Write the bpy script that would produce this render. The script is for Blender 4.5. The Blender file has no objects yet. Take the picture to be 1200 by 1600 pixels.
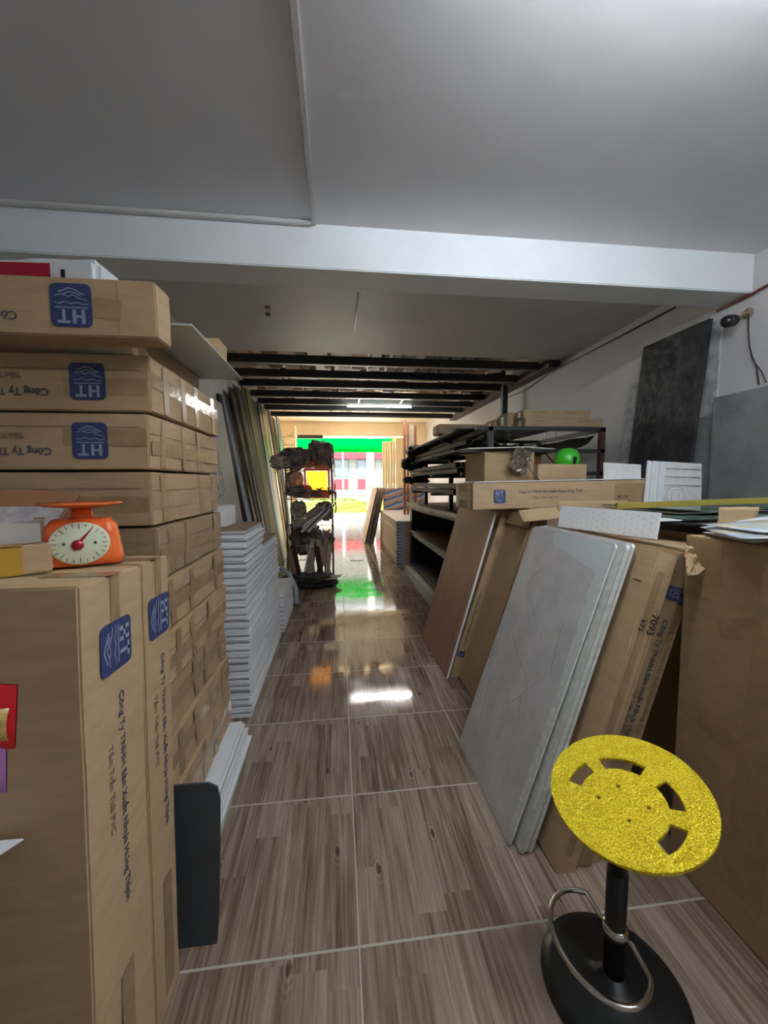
import bpy, bmesh, math, random
from mathutils import Vector, Matrix, noise
random.seed(7)
C = bpy.context.scene
COL = C.collection
PI = math.pi
R = math.radians

# ------------------------------------------------------------------ camera
cam_d = bpy.data.cameras.new('camera')
cam_d.sensor_fit = 'VERTICAL'
cam_d.sensor_height = 36.0
cam_d.sensor_width = 27.0
cam_d.lens = 615 * 36 / 1600
cam_d.clip_start = 0.02
cam_d.clip_end = 300
cam = bpy.data.objects.new('camera', cam_d)
COL.objects.link(cam)
YAW, PITCH, ROLL = R(6.632), R(4.41), -0.006
fw = Vector((math.sin(YAW) * math.cos(PITCH), math.cos(YAW) * math.cos(PITCH), -math.sin(PITCH)))
rt = Vector((math.cos(YAW), -math.sin(YAW), 0))
up = rt.cross(fw)
M0 = Matrix((rt, up, -fw)).transposed()
cr, sr = math.cos(ROLL), math.sin(ROLL)
MR = M0 @ Matrix(((cr, -sr, 0), (sr, cr, 0), (0, 0, 1)))
cam.matrix_world = Matrix.Translation((0, 0, 1.45)) @ MR.to_4x4()
C.camera = cam

# ------------------------------------------------------------------ world, sun, exposure
C.view_settings.view_transform = 'Standard'
C.view_settings.look = 'None'
C.view_settings.gamma = 1.0
C.view_settings.use_curve_mapping = False
C.view_settings.exposure = 1.5
W = bpy.data.worlds.new('world')
C.world = W
W.use_nodes = True
wn = W.node_tree
bg = wn.nodes['Background']
bg.inputs[0].default_value = (0.86, 0.93, 1.0, 1)
bg.inputs[1].default_value = 3.5
sun_d = bpy.data.lights.new('sun', 'SUN')
sun_d.energy = 9.0
sun_d.angle = R(1.0)
sun_d.color = (1.0, 0.93, 0.8)
sun = bpy.data.objects.new('sun', sun_d)
COL.objects.link(sun)
sun.rotation_euler = (R(28), R(-22), 0)     # from high above the street, slightly towards the shop
C.cycles.max_bounces = 9
C.cycles.diffuse_bounces = 6
C.cycles.glossy_bounces = 4
C.cycles.transparent_max_bounces = 8
C.cycles.sample_clamp_indirect = 6
TUBE_NEAR = 66.0
TUBE_FAR = 42.0

# ------------------------------------------------------------------ materials
def mat(name, col, rough=0.6, metal=0.0, var=0.0, vscale=6.0, bump=0.0, bscale=120.0, spec=0.5,
        stretch=(1, 1, 1), emit=0.0, alpha=1.0, trans=0.0, coat=0.0, col2=None, bdist=0.002, contrast=(0.35, 0.65)):
    m = bpy.data.materials.new(name)
    m.use_nodes = True
    t = m.node_tree
    b = t.nodes['Principled BSDF']
    b.inputs['Roughness'].default_value = rough
    b.inputs['Metallic'].default_value = metal
    b.inputs['Specular IOR Level'].default_value = spec
    b.inputs['Base Color'].default_value = (*col, 1)
    if coat: b.inputs['Coat Weight'].default_value = coat
    if trans: b.inputs['Transmission Weight'].default_value = trans
    if alpha < 1: b.inputs['Alpha'].default_value = alpha
    if emit:
        b.inputs['Emission Color'].default_value = (*col, 1)
        b.inputs['Emission Strength'].default_value = emit
    tc = t.nodes.new('ShaderNodeTexCoord')
    mp = t.nodes.new('ShaderNodeMapping')
    mp.inputs['Scale'].default_value = stretch
    t.links.new(tc.outputs['Object'], mp.inputs['Vector'])
    if var or col2:
        n = t.nodes.new('ShaderNodeTexNoise')
        n.inputs['Scale'].default_value = vscale
        n.inputs['Detail'].default_value = 6
        n.inputs['Roughness'].default_value = 0.6
        t.links.new(mp.outputs[0], n.inputs['Vector'])
        r = t.nodes.new('ShaderNodeValToRGB')
        c2 = col2 if col2 else tuple(max(0, c * (1 - var)) for c in col)
        c1 = col if col2 else tuple(min(1, c * (1 + var)) for c in col)
        r.color_ramp.elements[0].color = (*c2, 1)
        r.color_ramp.elements[1].color = (*c1, 1)
        r.color_ramp.elements[0].position = contrast[0]
        r.color_ramp.elements[1].position = contrast[1]
        t.links.new(n.outputs['Fac'], r.inputs[0])
        t.links.new(r.outputs[0], b.inputs['Base Color'])
    if bump:
        n2 = t.nodes.new('ShaderNodeTexNoise')
        n2.inputs['Scale'].default_value = bscale
        n2.inputs['Detail'].default_value = 4
        t.links.new(mp.outputs[0], n2.inputs['Vector'])
        bp = t.nodes.new('ShaderNodeBump')
        bp.inputs['Strength'].default_value = bump
        bp.inputs['Distance'].default_value = bdist
        t.links.new(n2.outputs['Fac'], bp.inputs['Height'])
        t.links.new(bp.outputs[0], b.inputs['Normal'])
    return m

class G:
    """tiny node helper"""
    def __init__(s, m):
        s.t = m.node_tree; s.b = s.t.nodes['Principled BSDF']
    def n(s, typ, **k):
        x = s.t.nodes.new(typ)
        for a, v in k.items(): setattr(x, a, v)
        return x
    def l(s, a, b): s.t.links.new(a, b)
    def m(s, op, a, b=None, c=None):
        x = s.n('ShaderNodeMath', operation=op)
        for i, v in enumerate((a, b, c)):
            if v is None: continue
            if isinstance(v, (int, float)): x.inputs[i].default_value = v
            else: s.l(v, x.inputs[i])
        return x.outputs[0]

def floor_mat():
    m = mat('wood_look_tile', (0.3, 0.25, 0.2), rough=0.1)
    g = G(m)
    tc = g.n('ShaderNodeTexCoord'); sp = g.n('ShaderNodeSeparateXYZ'); g.l(tc.outputs['Object'], sp.inputs[0])
    x, y = sp.outputs[0], sp.outputs[1]
    tx = g.m('DIVIDE', g.m('SUBTRACT', x, 0.045), 0.605); ty = g.m('DIVIDE', g.m('SUBTRACT', y, 1.125), 0.603)
    fx = g.m('FRACT', tx); fy = g.m('FRACT', ty)
    # grout mask
    gx = g.m('MINIMUM', fx, g.m('SUBTRACT', 1.0, fx)); gy = g.m('MINIMUM', fy, g.m('SUBTRACT', 1.0, fy))
    mx_ = g.m('LESS_THAN', gx, 0.0045); my_ = g.m('LESS_THAN', gy, 0.0065)
    grout = g.m('MAXIMUM', mx_, my_)
    # planks: 6 strips per tile
    px = g.m('FLOOR', g.m('MULTIPLY', tx, 6.0))
    rn = g.n('ShaderNodeTexWhiteNoise', noise_dimensions='1D'); g.l(px, rn.inputs['W'])
    py = g.m('FLOOR', g.m('ADD', g.m('MULTIPLY', ty, 1.0), rn.outputs['Value']))
    cb = g.n('ShaderNodeCombineXYZ'); g.l(px, cb.inputs[0]); g.l(py, cb.inputs[1]); g.l(g.m('FLOOR', ty), cb.inputs[2])
    rc = g.n('ShaderNodeTexWhiteNoise', noise_dimensions='3D'); g.l(cb.outputs[0], rc.inputs['Vector'])
    # grain, stretched along y and shifted per plank
    off = g.n('ShaderNodeVectorMath', operation='SCALE'); g.l(rc.outputs['Color'], off.inputs[0]); off.inputs['Scale'].default_value = 31.0
    ad = g.n('ShaderNodeVectorMath', operation='ADD'); g.l(tc.outputs['Object'], ad.inputs[0]); g.l(off.outputs[0], ad.inputs[1])
    def grain(sx, sy, det, dist):
        mp = g.n('ShaderNodeMapping'); mp.inputs['Scale'].default_value = (sx, sy, 1); g.l(ad.outputs[0], mp.inputs[0])
        n = g.n('ShaderNodeTexNoise'); n.inputs['Scale'].default_value = 1; n.inputs['Detail'].default_value = det; n.inputs['Distortion'].default_value = dist
        g.l(mp.outputs[0], n.inputs['Vector']); return n.outputs['Fac']
    g1 = grain(95, 3.2, 5, 0.25); g2 = grain(22, 1.1, 3, 0.8); g3 = grain(260, 9, 2, 0)
    # knots: sparse stretched cells with rings
    mk = g.n('ShaderNodeMapping'); mk.inputs['Scale'].default_value = (4.2, 1.7, 1); g.l(tc.outputs['Object'], mk.inputs[0])
    vo = g.n('ShaderNodeTexVoronoi', voronoi_dimensions='2D'); vo.inputs['Scale'].default_value = 1.0; g.l(mk.outputs[0], vo.inputs['Vector'])
    wob = g.m('ADD', vo.outputs['Distance'], g.m('MULTIPLY', g.m('SUBTRACT', g2, 0.5), 0.05))
    ring = g.m('MULTIPLY', g.m('SINE', g.m('MULTIPLY', wob, 150.0)), 0.5)
    near = g.n('ShaderNodeMapRange'); near.inputs[1].default_value = 0.15; near.inputs[2].default_value = 0.03; g.l(wob, near.inputs[0])
    core = g.n('ShaderNodeMapRange'); core.inputs[1].default_value = 0.045; core.inputs[2].default_value = 0.01; g.l(wob, core.inputs[0])
    tone = g.m('ADD', g.m('ADD', g.m('MULTIPLY', rc.outputs['Value'], 0.24), 0.07), g.m('MULTIPLY', g2, 0.75))
    tone = g.m('ADD', tone, g.m('MULTIPLY', g.m('SUBTRACT', g1, 0.5), 0.85))
    tone = g.m('ADD', tone, g.m('MULTIPLY', g.m('SUBTRACT', g3, 0.5), 0.35))
    tone = g.m('ADD', tone, g.m('MULTIPLY', g.m('MULTIPLY', ring, near.outputs[0]), 0.22))
    tone = g.m('SUBTRACT', tone, g.m('MULTIPLY', core.outputs[0], 0.5))
    rp = g.n('ShaderNodeValToRGB'); e = rp.color_ramp.elements
    e[0].position = 0.2; e[0].color = (0.085, 0.05, 0.034, 1)
    e[1].position = 0.95; e[1].color = (0.42, 0.335, 0.26, 1)
    k = e.new(0.42); k.color = (0.18, 0.12, 0.083, 1)
    k = e.new(0.62); k.color = (0.275, 0.205, 0.155, 1)
    g.l(tone, rp.inputs[0])
    mix = g.n('ShaderNodeMix', data_type='RGBA'); g.l(grout, mix.inputs[0]); g.l(rp.outputs[0], mix.inputs[6]); mix.inputs[7].default_value = (0.42, 0.38, 0.31, 1)
    g.l(mix.outputs[2], g.b.inputs['Base Color'])
    nz = g.n('ShaderNodeTexNoise'); nz.inputs['Scale'].default_value = 5; nz.inputs['Detail'].default_value = 5; g.l(tc.outputs['Object'], nz.inputs['Vector'])
    ro = g.n('ShaderNodeMapRange'); ro.inputs[1].default_value = 0.35; ro.inputs[2].default_value = 0.7; ro.inputs[3].default_value = 0.045; ro.inputs[4].default_value = 0.13
    g.l(nz.outputs['Fac'], ro.inputs[0])
    g.l(g.m('ADD', ro.outputs[0], g.m('MULTIPLY', grout, 0.5)), g.b.inputs['Roughness'])
    bp = g.n('ShaderNodeBump'); bp.inputs['Strength'].default_value = 0.25; bp.inputs['Distance'].default_value = 0.001
    g.l(g.m('SUBTRACT', g.m('MULTIPLY', g1, 0.12), grout), bp.inputs['Height']); g.l(bp.outputs[0], g.b.inputs['Normal'])
    return m

def glitter_mat():
    m = mat('gold_glitter_acrylic', (0.8, 0.6, 0.02), rough=0.22, metal=0.55)
    g = G(m)
    tc = g.n('ShaderNodeTexCoord'); vo = g.n('ShaderNodeTexVoronoi'); vo.inputs['Scale'].default_value = 420
    g.l(tc.outputs['Object'], vo.inputs['Vector'])
    rp = g.n('ShaderNodeValToRGB'); e = rp.color_ramp.elements
    e[0].position = 0.0; e[0].color = (0.62, 0.43, 0.006, 1); e[1].position = 1.0; e[1].color = (1.0, 0.86, 0.06, 1)
    k = e.new(0.5); k.color = (0.9, 0.68, 0.012, 1)
    sp = g.n('ShaderNodeSeparateColor'); g.l(vo.outputs['Color'], sp.inputs[0]); g.l(sp.outputs[0], rp.inputs[0])
    g.l(rp.outputs[0], g.b.inputs['Base Color'])
    nz = g.n('ShaderNodeTexNoise'); nz.inputs['Scale'].default_value = 210; nz.inputs['Detail'].default_value = 1; g.l(tc.outputs['Object'], nz.inputs['Vector'])
    bp = g.n('ShaderNodeBump'); bp.inputs['Strength'].default_value = 1.0; bp.inputs['Distance'].default_value = 0.007
    g.l(nz.outputs['Fac'], bp.inputs['Height']); g.l(bp.outputs[0], g.b.inputs['Normal'])
    return m

def stripe_paper_mat():
    """blue / orange / white woven edge print of the gypsum board bundles"""
    m = mat('printed_bundle_wrap', (0.6, 0.6, 0.6), rough=0.6)
    g = G(m)
    tc = g.n('ShaderNodeTexCoord'); sp = g.n('ShaderNodeSeparateXYZ'); g.l(tc.outputs['Object'], sp.inputs[0])
    nz = g.n('ShaderNodeTexNoise'); nz.inputs['Scale'].default_value = 22; nz.inputs['Detail'].default_value = 3; g.l(tc.outputs['Object'], nz.inputs['Vector'])
    s = g.m('ADD', g.m('MULTIPLY', sp.outputs[2], 6.3), g.m('MULTIPLY', sp.outputs[0], -1.9))
    s = g.m('FRACT', g.m('ADD', s, g.m('MULTIPLY', g.m('SUBTRACT', nz.outputs['Fac'], 0.5), 0.45)))
    rp = g.n('ShaderNodeValToRGB'); rp.color_ramp.interpolation = 'LINEAR'; e = rp.color_ramp.elements
    e[0].position = 0.0; e[0].color = (0.52, 0.6, 0.7, 1); e[1].position = 1.0; e[1].color = (0.55, 0.6, 0.68, 1)
    for p, c in ((0.22, (0.1, 0.2, 0.42)), (0.36, (0.05, 0.1, 0.26)), (0.45, (0.6, 0.6, 0.62)), (0.6, (0.68, 0.28, 0.14)), (0.75, (0.75, 0.38, 0.22)), (0.84, (0.7, 0.68, 0.66))):
        k = e.new(p); k.color = (*c, 1)
    g.l(s, rp.inputs[0]); g.l(rp.outputs[0], g.b.inputs['Base Color'])
    return m

def right_wall_mat():
    """painted wall: cream-pink near the top and far away, off-white below, drawn as paint"""
    m = mat('wall_paint_right', (0.62, 0.6, 0.6), rough=0.55, bump=0.25, bscale=60)
    g = G(m)
    tc = g.n('ShaderNodeTexCoord'); sp = g.n('ShaderNodeSeparateXYZ'); g.l(tc.outputs['Object'], sp.inputs[0])
    nz = g.n('ShaderNodeTexNoise'); nz.inputs['Scale'].default_value = 2.2; nz.inputs['Detail'].default_value = 6; g.l(tc.outputs['Object'], nz.inputs['Vector'])
    rp = g.n('ShaderNodeValToRGB'); rp.color_ramp.elements[0].color = (0.5, 0.49, 0.5, 1); rp.color_ramp.elements[1].color = (0.62, 0.61, 0.61, 1)
    g.l(nz.outputs['Fac'], rp.inputs[0]); g.l(rp.outputs[0], g.b.inputs['Base Color'])
    return m

M = {}
M['floor'] = floor_mat()
M['glitter'] = glitter_mat()
M['wrap'] = stripe_paper_mat()
M['wall_r'] = right_wall_mat()
M['wall'] = mat('wall_paint', (0.58, 0.57, 0.56), 0.55, var=0.05, vscale=2, bump=0.2, bscale=50)
M['wall_far'] = mat('wall_paint_cream', (0.85, 0.72, 0.53), 0.6, var=0.04, vscale=2)
M['ceil'] = mat('ceiling_enamel', (0.66, 0.66, 0.68), 0.36, var=0.05, vscale=1.2, bump=0.12, bscale=9, bdist=0.01)
M['slab'] = mat('ceiling_slab_paint', (0.52, 0.49, 0.48), 0.5, var=0.06, vscale=1.5)
M['ceil_far'] = mat('ceiling_far_paint', (0.86, 0.75, 0.58), 0.6)
M['beam'] = mat('beam_paint', (0.72, 0.74, 0.76), 0.5, var=0.04, vscale=3, bump=0.15, bscale=30)
M['cement'] = mat('cement_render', (0.21, 0.22, 0.215), 0.9, var=0.16, vscale=5, bump=0.7, bscale=45, bdist=0.006)
M['cement_edge'] = mat('cement_peel', (0.4, 0.41, 0.42), 0.9, var=0.3, vscale=12, bump=0.6, bscale=60)
M['slate'] = mat('dark_stone', (0.05, 0.048, 0.05), 0.5, col2=(0.012, 0.012, 0.015), vscale=5, bump=1.0, bscale=14, bdist=0.03)
CB = [(0.45, 0.315, 0.18), (0.40, 0.275, 0.15), (0.35, 0.245, 0.145), (0.48, 0.335, 0.195)]
M['card'] = [mat('cardboard', c, 0.72, var=0.07, vscale=9, bump=0.25, bscale=160, stretch=(1, 1, 4), spec=0.3) for c in CB]
M['card_dark'] = mat('cardboard_inner', (0.25, 0.165, 0.1), 0.8, var=0.1, vscale=8)
M['card_red'] = mat('reddish_board_face', (0.36, 0.19, 0.125), 0.55, var=0.08, vscale=7)
M['tape'] = mat('brown_packing_tape', (0.34, 0.225, 0.115), 0.35, var=0.12, vscale=20, spec=0.5)
M['tape_clear'] = mat('clear_packing_tape', (0.35, 0.24, 0.135), 0.16, var=0.15, vscale=14, bump=0.5, bscale=30, spec=0.6, bdist=0.003)
M['tape_yellow'] = mat('yellow_tape', (0.5, 0.3, 0.04), 0.25)
M['blue'] = mat('blue_print', (0.028, 0.045, 0.135), 0.6, var=0.25, vscale=50)
M['blue_pale'] = mat('pale_print', (0.28, 0.33, 0.42), 0.6)
M['ink'] = mat('dark_print', (0.06, 0.065, 0.09), 0.7)
M['ink_grey'] = mat('faded_print', (0.2, 0.145, 0.1), 0.7)
M['marker'] = mat('marker_ink', (0.02, 0.015, 0.02), 0.6)
M['foam'] = mat('white_panel', (0.74, 0.76, 0.78), 0.5, var=0.03, vscale=8)
M['foam_grey'] = mat('grey_panel_edge', (0.36, 0.38, 0.41), 0.6, var=0.12, vscale=25)
M['white_gloss'] = mat('white_gloss_board', (0.62, 0.66, 0.63), 0.18, var=0.04)
M['white'] = mat('white_plastic', (0.75, 0.77, 0.78), 0.4)
M['green_white'] = mat('greenish_board', (0.36, 0.4, 0.33), 0.6, var=0.25, vscale=16)
M['dark_board'] = mat('grey_black_sheet', (0.042, 0.05, 0.058), 0.55, var=0.12, vscale=5)
M['stone_face'] = mat('grey_stone_face', (0.6, 0.595, 0.6), 0.4, var=0.12, vscale=6, col2=(0.47, 0.47, 0.475), bump=0.1, bscale=40)
M['stone_edge'] = mat('pale_core_edge', (0.62, 0.65, 0.6), 0.5, var=0.15, vscale=30)
M['film'] = mat('milky_film', (0.62, 0.69, 0.69), 0.2)
M['crack'] = mat('grey_vein', (0.14, 0.14, 0.145), 0.7)
M['steel_dark'] = mat('dark_painted_steel', (0.022, 0.025, 0.026), 0.5, var=0.2, vscale=6)
M['joist'] = mat('dark_green_steel', (0.03, 0.036, 0.034), 0.42, var=0.15, vscale=4)
M['joist_lip'] = mat('worn_steel_lip', (0.33, 0.32, 0.26), 0.4, metal=0.3)
M['steel_rust'] = mat('primed_red_steel', (0.07, 0.028, 0.025), 0.6, var=0.25, vscale=10)
M['chrome'] = mat('polished_chrome', (0.6, 0.58, 0.55), 0.16, metal=1.0)
M['black'] = mat('black_enamel', (0.008, 0.009, 0.01), 0.36)
M['black_matt'] = mat('black_plastic', (0.012, 0.012, 0.013), 0.55)
M['wood_shelf'] = mat('worn_plywood', (0.2, 0.135, 0.095), 0.55, var=0.25, vscale=6, stretch=(8, 1, 1))
M['profile'] = [mat('anodised_profile', c, 0.6, spec=0.15) for c in ((0.02, 0.02, 0.022), (0.04, 0.03, 0.024), (0.16, 0.14, 0.12), (0.012, 0.012, 0.013))]
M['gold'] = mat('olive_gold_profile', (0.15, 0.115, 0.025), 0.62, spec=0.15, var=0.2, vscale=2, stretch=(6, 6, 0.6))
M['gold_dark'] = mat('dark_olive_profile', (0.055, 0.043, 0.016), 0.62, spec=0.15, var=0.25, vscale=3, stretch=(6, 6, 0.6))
M['gold_lit'] = mat('bright_gold_profile', (0.27, 0.22, 0.045), 0.4, metal=0.2, var=0.15, vscale=3, stretch=(6, 6, 0.6))  # lighter copy of the gold, caught light put into the colour
M['board_brown'] = mat('dark_brown_panel', (0.05, 0.027, 0.018), 0.62, spec=0.15, var=0.15, vscale=4)
M['beige_edge'] = mat('beige_board_edge', (0.3, 0.22, 0.13), 0.5)
M['board_grey'] = mat('grey_green_panel', (0.05, 0.055, 0.042), 0.62, spec=0.15, var=0.15)
M['board_blue'] = mat('pale_blue_sheet', (0.07, 0.16, 0.22), 0.35)
M['blue_white'] = mat('blue_white_sheet_edge', (0.5, 0.58, 0.68), 0.4)
M['gyp_white'] = mat('gypsum_paper', (0.5, 0.51, 0.5), 0.7)
M['gyp_side'] = mat('gypsum_edge', (0.72, 0.56, 0.44), 0.7, var=0.15, vscale=25)
M['gyp_top'] = mat('gypsum_top', (0.72, 0.68, 0.66), 0.6)
M['plaster'] = mat('carved_plaster', (0.68, 0.67, 0.65), 0.6, var=0.08, vscale=20)
M['orange'] = mat('orange_plastic', (0.85, 0.16, 0.03), 0.3)
M['dial'] = mat('cream_dial', (0.7, 0.75, 0.55), 0.4)
M['red'] = mat('dark_red', (0.35, 0.01, 0.02), 0.4)
M['red_bright'] = mat('bright_red', (0.75, 0.02, 0.03), 0.35)
M['green'] = mat('bright_green_plastic', (0.05, 0.5, 0.03), 0.32)
M['red_print'] = mat('crimson_print', (0.36, 0.005, 0.025), 0.45)
M['paper'] = mat('white_paper', (0.72, 0.74, 0.78), 0.6)
M['label'] = mat('grey_label', (0.36, 0.33, 0.33), 0.45, var=0.25, vscale=60)
M['clear'] = mat('clear_plastic', (0.75, 0.7, 0.62), 0.12, alpha=0.35)
M['film_brown'] = mat('crumpled_plastic_wrap', (0.36, 0.28, 0.22), 0.2, metal=0.1, var=0.3, vscale=12)
M['film_dark'] = mat('dusty_plastic_wrap', (0.17, 0.125, 0.1), 0.4, var=0.5, vscale=10, bump=1.0, bscale=30, bdist=0.03)
M['foil'] = mat('crumpled_clear_film', (0.3, 0.24, 0.18), 0.15, metal=0.6)
M['flame'] = mat('lit_amber_panel', (1.0, 0.36, 0.02), 0.25, emit=0.9)  # sunlight through the amber plastic, put in as emission
M['flame_rim'] = mat('red_orange_plastic', (0.8, 0.1, 0.03), 0.35)
M['tube'] = mat('lit_tube', (1.0, 1.0, 0.97), 0.3, emit=TUBE_FAR)
M['tube_near'] = mat('lit_tube_near', (0.86, 0.93, 1.0), 0.3, emit=TUBE_NEAR)
M['cream_post'] = mat('cream_door_leaf', (0.72, 0.6, 0.36), 0.5, var=0.1, vscale=4, stretch=(10, 10, 1))
M['red_stick'] = mat('reddish_timber', (0.42, 0.18, 0.1), 0.55, var=0.2)
M['awning'] = mat('green_awning', (0.0, 0.26, 0.025), 0.95, spec=0.0)
M['hedge'] = mat('hedge_leaf', (0.16, 0.22, 0.02), 0.6, var=0.4, vscale=20, bump=1, bscale=20, bdist=0.1)
M['pavement'] = mat('pale_pavement', (0.82, 0.74, 0.62), 0.8, var=0.08)
M['road'] = mat('asphalt', (0.25, 0.25, 0.25), 0.85, var=0.1)
M['bldg'] = mat('building_paint', (0.13, 0.135, 0.11), 0.7, var=0.06)
M['bldg2'] = mat('building_paint_grey', (0.07, 0.08, 0.08), 0.7)
M['sign_red'] = mat('red_sign', (0.2, 0.006, 0.015), 0.5)
M['dark_glass'] = mat('window_glass', (0.08, 0.1, 0.11), 0.1)
M['bark'] = mat('pale_trunk', (0.75, 0.73, 0.7), 0.7)
M['leaf_warm'] = mat('sunlit_leaf', (0.25, 0.15, 0.03), 0.6, var=0.4)
M['glass_green'] = mat('green_sheet_glass', (0.12, 0.2, 0.15), 0.06, var=0.2, vscale=6, metal=0.2)
M['mirror'] = mat('mirror_glass', (0.5, 0.54, 0.52), 0.04, metal=0.9)
M['yellow_strip'] = mat('yellow_moulding', (0.27, 0.22, 0.04), 0.4)
M['poster'] = mat('printed_poster', (0.45, 0.55, 0.68), 0.25, col2=(0.55, 0.5, 0.34), vscale=9, contrast=(0.45, 0.55))
M['wire'] = mat('dark_cable', (0.03, 0.025, 0.022), 0.5)
M['wire_red'] = mat('red_cable', (0.16, 0.02, 0.025), 0.5)
M['pink'] = mat('pink_wrapper', (0.5, 0.22, 0.5), 0.3)
M['amber'] = mat('amber_snack', (0.55, 0.38, 0.12), 0.35, var=0.4, vscale=60)
M['counter'] = mat('counter_laminate', (0.08, 0.07, 0.06), 0.5)
M['orange_bg'] = mat('orange_carton', (0.24, 0.1, 0.04), 0.6)

# ------------------------------------------------------------------ mesh helpers
class MB:
    def __init__(s): s.bm = bmesh.new()
    def box(s, x0, x1, y0, y1, z0, z1, m=None, bev=0.0, mi=0):
        v = [Vector((x, y, z)) for x in (x0, x1) for y in (y0, y1) for z in (z0, z1)]
        if m: v = [m @ p for p in v]
        b = [s.bm.verts.new(p) for p in v]
        fs = []
        for f in ((0, 1, 3, 2), (4, 6, 7, 5), (0, 4, 5, 1), (2, 3, 7, 6), (0, 2, 6, 4), (1, 5, 7, 3)):
            fc = s.bm.faces.new([b[i] for i in f]); fc.material_index = mi; fs.append(fc)
        if bev:
            ed = list({e for f in fs for e in f.edges})
            r = bmesh.ops.bevel(s.bm, geom=ed, offset=bev, segments=2, affect='EDGES')
            for f in r['faces']: f.material_index = mi
        return s
    def cbox(s, c, sz, m=None, bev=0.0, mi=0):
        return s.box(c[0] - sz[0] / 2, c[0] + sz[0] / 2, c[1] - sz[1] / 2, c[1] + sz[1] / 2, c[2] - sz[2] / 2, c[2] + sz[2] / 2, m, bev, mi)
    def prism(s, pts, z0, z1, m=None, mi=0):
        a = [s.bm.verts.new((m @ Vector((p[0], p[1], z0))) if m else Vector((p[0], p[1], z0))) for p in pts]
        b = [s.bm.verts.new((m @ Vector((p[0], p[1], z1))) if m else Vector((p[0], p[1], z1))) for p in pts]
        n = len(pts)
        s.bm.faces.new(a[::-1]).material_index = mi
        s.bm.faces.new(b).material_index = mi
        for i in range(n):
            s.bm.faces.new((a[i], a[(i + 1) % n], b[(i + 1) % n], b[i])).material_index = mi
        return s
    def tube(s, pts, r, n=8, closed=False, mi=0):
        pts = [Vector(p) for p in pts]
        rings = []
        N = len(pts)
        prev = None
        for i, p in enumerate(pts):
            if closed: d = pts[(i + 1) % N] - pts[i - 1]
            else: d = pts[min(i + 1, N - 1)] - pts[max(i - 1, 0)]
            d.normalize()
            if prev is None:
                a = d.orthogonal().normalized()
            else:
                a = (prev - d * prev.dot(d))
                a = a.normalized() if a.length > 1e-6 else d.orthogonal().normalized()
            prev = a
            b = d.cross(a)
            rr = r[i] if isinstance(r, (list, tuple)) else r
            rings.append([s.bm.verts.new(p + (a * math.cos(t) + b * math.sin(t)) * rr) for t in [2 * PI * k / n for k in range(n)]])
        m_ = N if closed else N - 1
        for i in range(m_):
            A, B = rings[i], rings[(i + 1) % N]
            for k in range(n):
                f = s.bm.faces.new((A[k], A[(k + 1) % n], B[(k + 1) % n], B[k])); f.smooth = True; f.material_index = mi
        if not closed:
            s.bm.faces.new(rings[0][::-1]); s.bm.faces.new(rings[-1])
        return s
    def lathe(s, prof, n=32, m=None, smooth=True, mi=0):
        rings = []
        for r, z in prof:
            if r < 1e-6:
                p = Vector((0, 0, z)); rings.append([s.bm.verts.new(m @ p if m else p)])
            else:
                ring = []
                for k in range(n):
                    t = 2 * PI * k / n; p = Vector((r * math.cos(t), r * math.sin(t), z))
                    ring.append(s.bm.verts.new(m @ p if m else p))
                rings.append(ring)
        for A, B in zip(rings, rings[1:]):
            for k in range(n):
                k2 = (k + 1) % n
                vs = ([A[0]] if len(A) == 1 else [A[k], A[k2]]) + ([B[0]] if len(B) == 1 else [B[k2], B[k]])
                if len(vs) > 2:
                    f = s.bm.faces.new(vs); f.smooth = smooth; f.material_index = mi
        return s
    def grid(s, fn, nu, nv, thick=0.0, smooth=True):
        """fn(u,v)->point, closed with thickness along local normal if thick"""
        V = [[s.bm.verts.new(Vector(fn(i / nu, j / nv))) for j in range(nv + 1)] for i in range(nu + 1)]
        for i in range(nu):
            for j in range(nv):
                f = s.bm.faces.new((V[i][j], V[i + 1][j], V[i + 1][j + 1], V[i][j + 1])); f.smooth = smooth
        if thick:
            s.bm.normal_update()
            bmesh.ops.solidify(s.bm, geom=s.bm.faces[:], thickness=thick)
        return s
    def build(s, name, m, parent=None, label=None):
        bmesh.ops.recalc_face_normals(s.bm, faces=s.bm.faces[:])
        me = bpy.data.meshes.new(name)
        s.bm.to_mesh(me); s.bm.free()
        for x in (m if isinstance(m, (list, tuple)) else [m]): me.materials.append(x)
        o = bpy.data.objects.new(name, me)
        COL.objects.link(o)
        if parent: o.parent = parent
        if label: o['label'] = label
        return o

def tag(o, label, cat, group=None, loc=None, rot=None):
    o['label'] = label; o['category'] = cat
    if group: o['group'] = group
    if loc is not None: o.location = loc
    if rot is not None: o.rotation_euler = rot
    return o
def thing(name, label, cat, loc=(0, 0, 0), rot=(0, 0, 0), group=None):
    o = bpy.data.objects.new(name, None); o.empty_display_size = 0.05
    COL.objects.link(o)
    return tag(o, label, cat, group, loc, rot)
def struct(name, mb, m, kind='structure'):
    o = mb.build(name, m); o['kind'] = kind; return o
def copy_tree(o, parent=None):
    c = o.copy(); COL.objects.link(c)
    if parent: c.parent = parent
    for ch in [k for k in o.children]: copy_tree(ch, c)
    return c

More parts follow.
